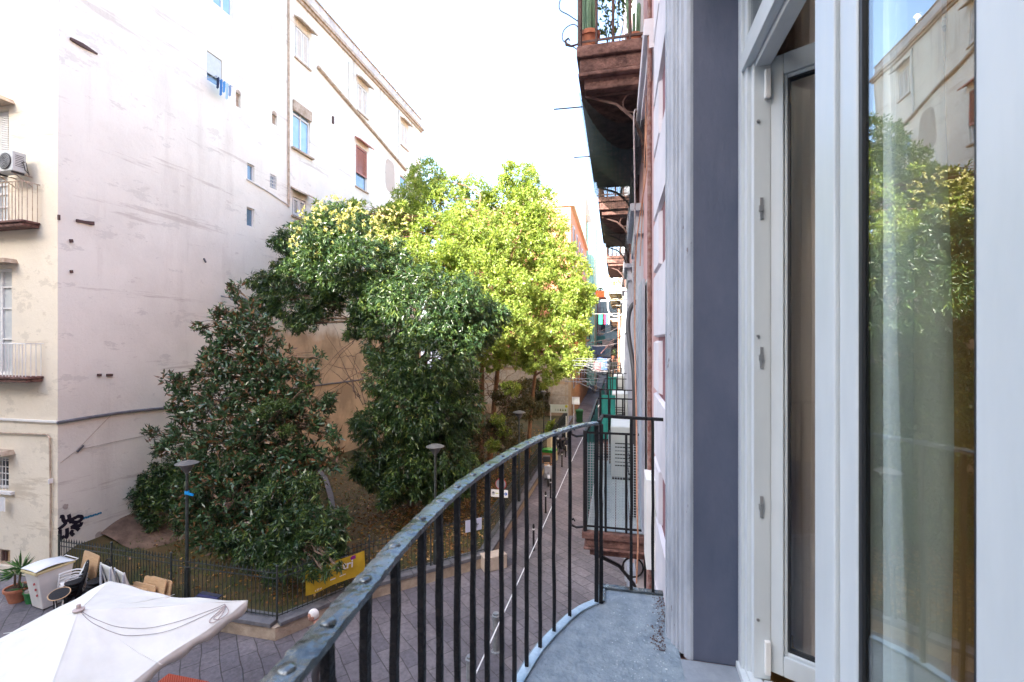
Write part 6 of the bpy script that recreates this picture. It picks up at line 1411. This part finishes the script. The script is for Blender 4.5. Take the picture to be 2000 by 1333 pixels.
for wi, ei in ((9, 8), (13, 12)):
    w0 = Vector(nodes[wi][0]); d = (w0-Vector(nodes[ei][0])).normalized(); hn = [(tuple(w0), .026), (tuple(w0+d*.06), (.036, .02))]; he = [(0, 1)]
    side = sd_
    for k_, off in enumerate((-.028, -.010, .010, .028)):
        b0 = w0+d*.09+side*off; i0 = len(hn); L_ = (.07, .08, .075, .058)[k_]
        hn += [(tuple(b0), .010), (tuple(b0+d*L_*.5+Vector((0,0,-.012))), .009), (tuple(b0+d*L_*.8+Vector((0,0,-.035))), .008)]; he += [(1, i0), (i0, i0+1), (i0+1, i0+2)]
    t0 = w0+d*.03-side*.035; i0 = len(hn); hn += [(tuple(t0), .011), (tuple(t0+d*.035-side*.012), .009)]; he += [(1, i0), (i0, i0+1)]
    skin_obj('hand', hn, he, m_skin, pe, 1)
# head with face
yaw = math.atan2(f.y, f.x); HM = Matrix.Translation((hx_, hy_, hz_)) @ Matrix.Rotation(yaw, 4, 'Z') @ Matrix.Rotation(R(22), 4, 'Y')
hd = MB().sphere((0,0,0), (.098, .076, .118), 24, 18)
def facev(p):
    x, y, z = p
    if z < 0: k = 1-.35*(-z/.118)**1.5; y *= k; x = x*(1-.12*(-z/.118)) if x < 0 else x
    if x > .06: x += .020*math.exp(-(y/.014)**2-((z+.012)/.022)**2)+.007*math.exp(-(y/.028)**2-((z+.052)/.008)**2)-.008*math.exp(-((abs(y)-.030)/.014)**2-((z-.018)/.012)**2)+.008*math.exp(-(y/.03)**2-((z+.095)/.02)**2)
    return (x, y, z)
hd.v = [facev(p) for p in hd.v]
for s in (-1, 1): hd.sphere((-.005, s*.078, .0), (.022, .010, .034), 10, 8)
hd.xform(HM).build('head', m_skin, pe, smooth=True)
hr = MB().sphere((-.012, 0, .018), (.102, .084, .112), 22, 16); hr.v = [((x if not (x > .012 and z < .082) else .012+(x-.012)*.1), y*(1 if z > .0 else .96), max(z, -.062)) for x, y, z in hr.v]; hr.xform(HM).build('hair', m_hair, pe, smooth=True)
gl = MB()
for s in (-1, 1):
    gl.tube([(.100, s*.032+.022*math.cos(a), .018+.016*math.sin(a)) for a in [i*math.pi/8 for i in range(16)]], .0028, 5, closed=True); gl.tube([(.098, s*.054, .02), (.04, s*.079, .022), (-.02, s*.083, .015)], .0025, 5)
gl.tube([(.101, -.010, .02), (.103, .010, .02)], .0028, 5); gl.xform(HM).build('glasses', m_darkgrey, pe)
for s in (-1, 1): MB().sphere((.082, s*.030, .018), (.011, .012, .009), 10, 8).xform(HM).build('eye', M('eye_white', (.6,.58,.55), rough=.2), pe, smooth=True)
MB().sphere((.090, 0, -.050), (.010, .022, .006), 12, 6).xform(HM).build('mouth', M('lip', (.32,.10,.09), rough=.5), pe, smooth=True)
# ================================================================ alley clutter: clothes frames, lines and laundry
def rack(label, x, y, z, L_=1.1, dx=-1.3, mat=M('dull_rack_wire', (.16,.17,.18), rough=.6)):
    k = MB(); k.tube([(x, y, z), (x+dx, y, z)], .009, 5); k.tube([(x, y+L_, z), (x+dx, y+L_, z)], .009, 5)
    for i in range(5): xx = x+dx*(i+1)/5; k.tube([(xx, y+L_*t/6, z-.14*math.sin(math.pi*t/6)*(1+.3*(i % 2))) for t in range(7)], .0035, 4)
    k.tube([(x, y, z-.3), (x+dx*.7, y, z)], .01, 4); k.tube([(x, y+L_, z-.3), (x+dx*.7, y+L_, z)], .01, 4)
    return tag(k.build('clothes_rack', mat), label, 'clothes rack', 'drying racks over the alley')
rack('nearest white drying rack projecting from the balconies over the alley', -.32, 12.0, 5.95, 1.0, -1.0); rack('second white drying rack over the alley', -.30, 14.0, 6.05, 1.3, -.9); rack('third drying rack, bent and holding pale cloths', -.30, 16.2, 6.15, 1.2, -1.2); rack('farthest tangle of drying rods over the alley', -.30, 19.0, 6.2, 2.2, -1.5)
rack('drying rack on the cream house side of the alley', -.4, 23.5, 6.0, 1.6, -1.4)
for i, (x, y, w_, h, c, nm) in enumerate(((-.8, 19.6, .3, .35, (.16,.08,.09), 'dull pink cloth'), (-.75, 24.3, .5, .6, (.04,.08,.22), 'blue shirt'))):
    tag(MB().grid(lambda u, v: (x+w_*(u-.5), y+.03*math.sin(u*7), 6.12-h*(1-v)+.02*math.sin(u*6)), 6, 5).build('hanging_cloth', M('washing', c, rough=.9), solid=.006), '%s drying over the alley' % nm, 'washing', 'washing hung over the alley')
for i, (u, c, nm) in enumerate(((1173, (.02,.25,.18), 'dark green towel'), (1181, (.45,.03,.08), 'crimson towel'), (1185, (.08,.25,.60), 'blue towel'), (1189, (.6,.62,.6), 'white towel'))):
    p = at_y(u, 614, 44); w_ = (.32, .12, .12, .12)[i]*1.1
    tag(MB().grid(lambda a, b2: (p.x+w_*(a-.5), 44+.03*math.sin(a*7), p.z-.95*(1-b2)), 4, 4).build('hanging_cloth', M('line_washing', c, rough=.9), solid=.006), '%s on the far line high across the alley' % nm, 'washing', 'washing on the far high line')
cable('clothes_line', [(-3.95, 44, at_y(1180, 613, 44).z+.02), (-1.8, 44, at_y(1180, 613, 44).z-.02), (.26, 44, at_y(1180, 613, 44).z+.02)], .01, m_whitecord, 'line across the alley carrying green, red and blue towels', 'line')
p = at_y(1173, 575, 50)
fb = T('flower_box', 'orange balcony planters high on the left of the far alley', 'planter', (p.x, 50, p.z)); MB().box((p.x-.5, 49.7, p.z-.35), (p.x+.45, 50.2, p.z+.35)).build('box', M('orange_plastic', (.70,.13,.03), rough=.5), fb, bevel=.05)
MB().box((p.x-.75, 49.6, p.z-.55), (p.x+.6, 50.6, p.z-.36)).build('ledge', m_rust, fb); 
V, r = crown([((p.x, 49.95, p.z+.5), .35)], 40, 6, .12, .06, .1); leaf_object('leaves', V, r, lf_mid, fb)
tag(MB().obox((-1.2, 52, 5.1), (2.0, 1.6, .06), 0, R(-12)).build('awning', M('navy_awning', (.04,.06,.12), rough=.8)), 'dark blue awning across a doorway in the far alley', 'awning')
tag(MB().obox((-.75, 39, 6.6), (1.6, 2.4, .04), 0, 0, R(-48)).build('shop_awning', M('faded_pink_awning', (.50,.28,.28), rough=.8)), 'faded pink awning hanging on the right of the far alley', 'awning')
cable('hose', [at_y(1192, 545, 21.8), at_y(1188, 575, 21.8), at_y(1187, 600, 21.8), at_y(1192, 614, 21.8), at_y(1203, 618, 21.8), at_y(1216, 614, 21.8)], .022, m_whitecord, 'pale cable looping below the cream house balconies', 'cable')
pl = T('potted_plant', 'leafy green plant in a pale tub by the long sign', 'potted plant', (at_y(1076, 840, 31).x, 31, 0)); px_ = at_y(1076, 840, 31).x
MB().lathe([(.16, 0), (.22, .55), (.24, .58), (.001, .56)], (px_, 31, 0), 16).build('tub', m_binw, pl, smooth=True)
V, r = crown([((px_, 31, .95), .40), ((px_+.05, 31, 1.35), .30)], 40, 7, .2, .09, .1); leaf_object('leaves', V, r, lf_bright, pl)
# shrub growing on the rusty upper balcony
bs = T('potted_plant', 'leafy potted shrub trailing on the rusty upper balcony behind the cacti', 'potted plant', (-.06, 5.15, 9.99))
MB().lathe([(.09, 0), (.12, .18), (.135, .2), (.001, .19)], (-.06, 5.35, 9.99), 16).build('pot', m_terra, bs, smooth=True)
V, r = crown([((-.06, 5.3, 10.62), .20), ((-.16, 5.2, 10.85), .16), ((.02, 5.25, 10.8), .16), ((-.1, 5.15, 10.4), .12), ((-.02, 5.1, 11.05), .2), ((-.12, 5.35, 10.15), .1)], 70, 5, .055, .028, .3, 1., .2, .2, 9.); leaf_object('leaves', V, r, lf_mid, bs)
k = MB(); rr = random.Random(4)
for (x, z) in ((-.16, 10.85), (.02, 10.9), (-.1, 10.4), (.12, 10.6), (-.06, 11.1)): limb(k, (-.06, 5.35, 10.15), (x, 5.2, z), .008, .003, .3, 5, rr)
k.build('stems', m_bark, bs)
# tree leaves drooping over the fence near banner handled by the shrub above

# ---- more life in the far alley: balconies on the left houses, plants, cables
def far_balcony(parent, x, dx, y0, y1, z0, matf, k_=0):
    o = MB().box((min(x, x+dx), y0, z0-.16), (max(x, x+dx), y1, z0)).box((min(x, x+dx*.8), y0+.1, z0-.3), (max(x, x+dx*.8), y1-.1, z0-.161)).build('balcony', matf, parent)
    k = MB(); xo = x+dx*.95; k.tube([(x, y0+.03, z0+1), (xo, y0+.03, z0+1), (xo, y1-.03, z0+1), (x, y1-.03, z0+1)], .018, 4)
    for i in range(16): yy = y0+.03+(y1-y0-.06)*i/15; k.tube([(xo, yy, z0), (xo, yy, z0+1)], .010, 4)
    for i in range(4): xx = x+dx*.95*(i+.6)/4.4; k.tube([(xx, y0+.03, z0), (xx, y0+.03, z0+1)], .010, 4)
    k.build('railing', m_black, o)
for (y0, z0) in ((56, 7.2), (60, 5.0), (57, 11)): far_balcony(hC, -4.0, .75, y0, y0+2.2, z0, m_hood)
for (y0, z0) in ((64, 4.4), (68, 8.6), (74, 5.5), (66, 12.6), (72, 13)): far_balcony(hD, -4.1, .8, y0, y0+2.4, z0, m_rust)
for (y0, z0) in ((83, 5), (87, 8.5), (84, 12)): far_balcony(hF, -3.2, .9, y0, y0+2.4, z0, m_hood)
for (y0, z0) in ((47.5, 5.2), (51.5, 5.2), (55.5, 5.2), (48, 9.3), (52.5, 9.3), (60, 5.2), (62, 9.3), (68, 5.2), (70, 9.4), (75, 5.3)): far_balcony(far, .1, -.75, y0, y0+2.4, z0, m_cream if z0 > 6 else m_rust)
rr = random.Random(12)
for i, (x, y, z, nm) in enumerate(((-3.6, 43.6, 7.5, 'on the nearest left balcony'), (-3.6, 47.2, 7.5, 'on the second left balcony'), (-.25, 27.4, 9.6, 'on the cream house upper balcony'), (-.2, 31.3, 4.9, 'on the cream house lower balcony'), (-3.6, 51, 11.4, 'high on the orange house'), (-.4, 48.8, 5.2, 'on the right beyond the cream house'), (-3.6, 65, 4.4, 'far down on the left'))):
    t = T('potted_plant', 'balcony plant '+nm, 'potted plant', (x, y, z), 'plants on the far alley balconies')
    MB().lathe([(.12, 0), (.17, .26), (.19, .28), (.001, .27)], (x, y, z), 12).build('pot', m_terra, t, smooth=True)
    V, r = crown([((x, y, z+.5), .30), ((x+.1, y+.1, z+.8), .2)], 30, 6, .14, .06, .2); leaf_object('leaves', V, r, lf_mid if i % 2 else lf_bright, t)
for i in range(8):
    y = 13.5+i*5.6; z = 6.3+rr.uniform(-.4, 2.4); sag = rr.uniform(.15, .6)
    xl = -3.95 if y > 41 else -1.9; y2 = y+(rr.uniform(-.5, .5) if y > 41 else rr.uniform(3, 8))
    pts = [(.26, y, z), (.26+(xl-.26)*.33, y+(y2-y)*.33, z-sag*.8), (.26+(xl-.26)*.66, y+(y2-y)*.66, z-sag*.8), (xl if y > 41 else -.3, y2, z+rr.uniform(-.2, .3))]
    cable('cable', pts, .012, m_greycord if i % 3 else m_darkgrey, '%s sagging cable strung over the far alley' % ('nearest', 'second nearest', 'third', 'fourth', 'fifth', 'sixth', 'second farthest', 'farthest')[i], 'cable', 5, 'loose cables over the far alley')
for i, (y, x) in enumerate(((58, -2.2), (66, -1.2), (74, -2.6))):
    tag(MB().grid(lambda a, b2: (x+1.6*(a-.5), y+.1*math.sin(a*5), 6.4+i*.7-1.1*(1-b2)+.06*math.sin(a*9)), 8, 5).build('hanging_cloth', M('far_sheet', ((.10,.16,.28), (.35,.30,.30), (.06,.20,.20))[i], rough=.9), solid=.01), ('dark blue sheet drying far down the alley', 'greyish pink sheet drying far down the alley', 'teal sheet drying at the far end of the alley')[i], 'washing', 'sheets drying far away')
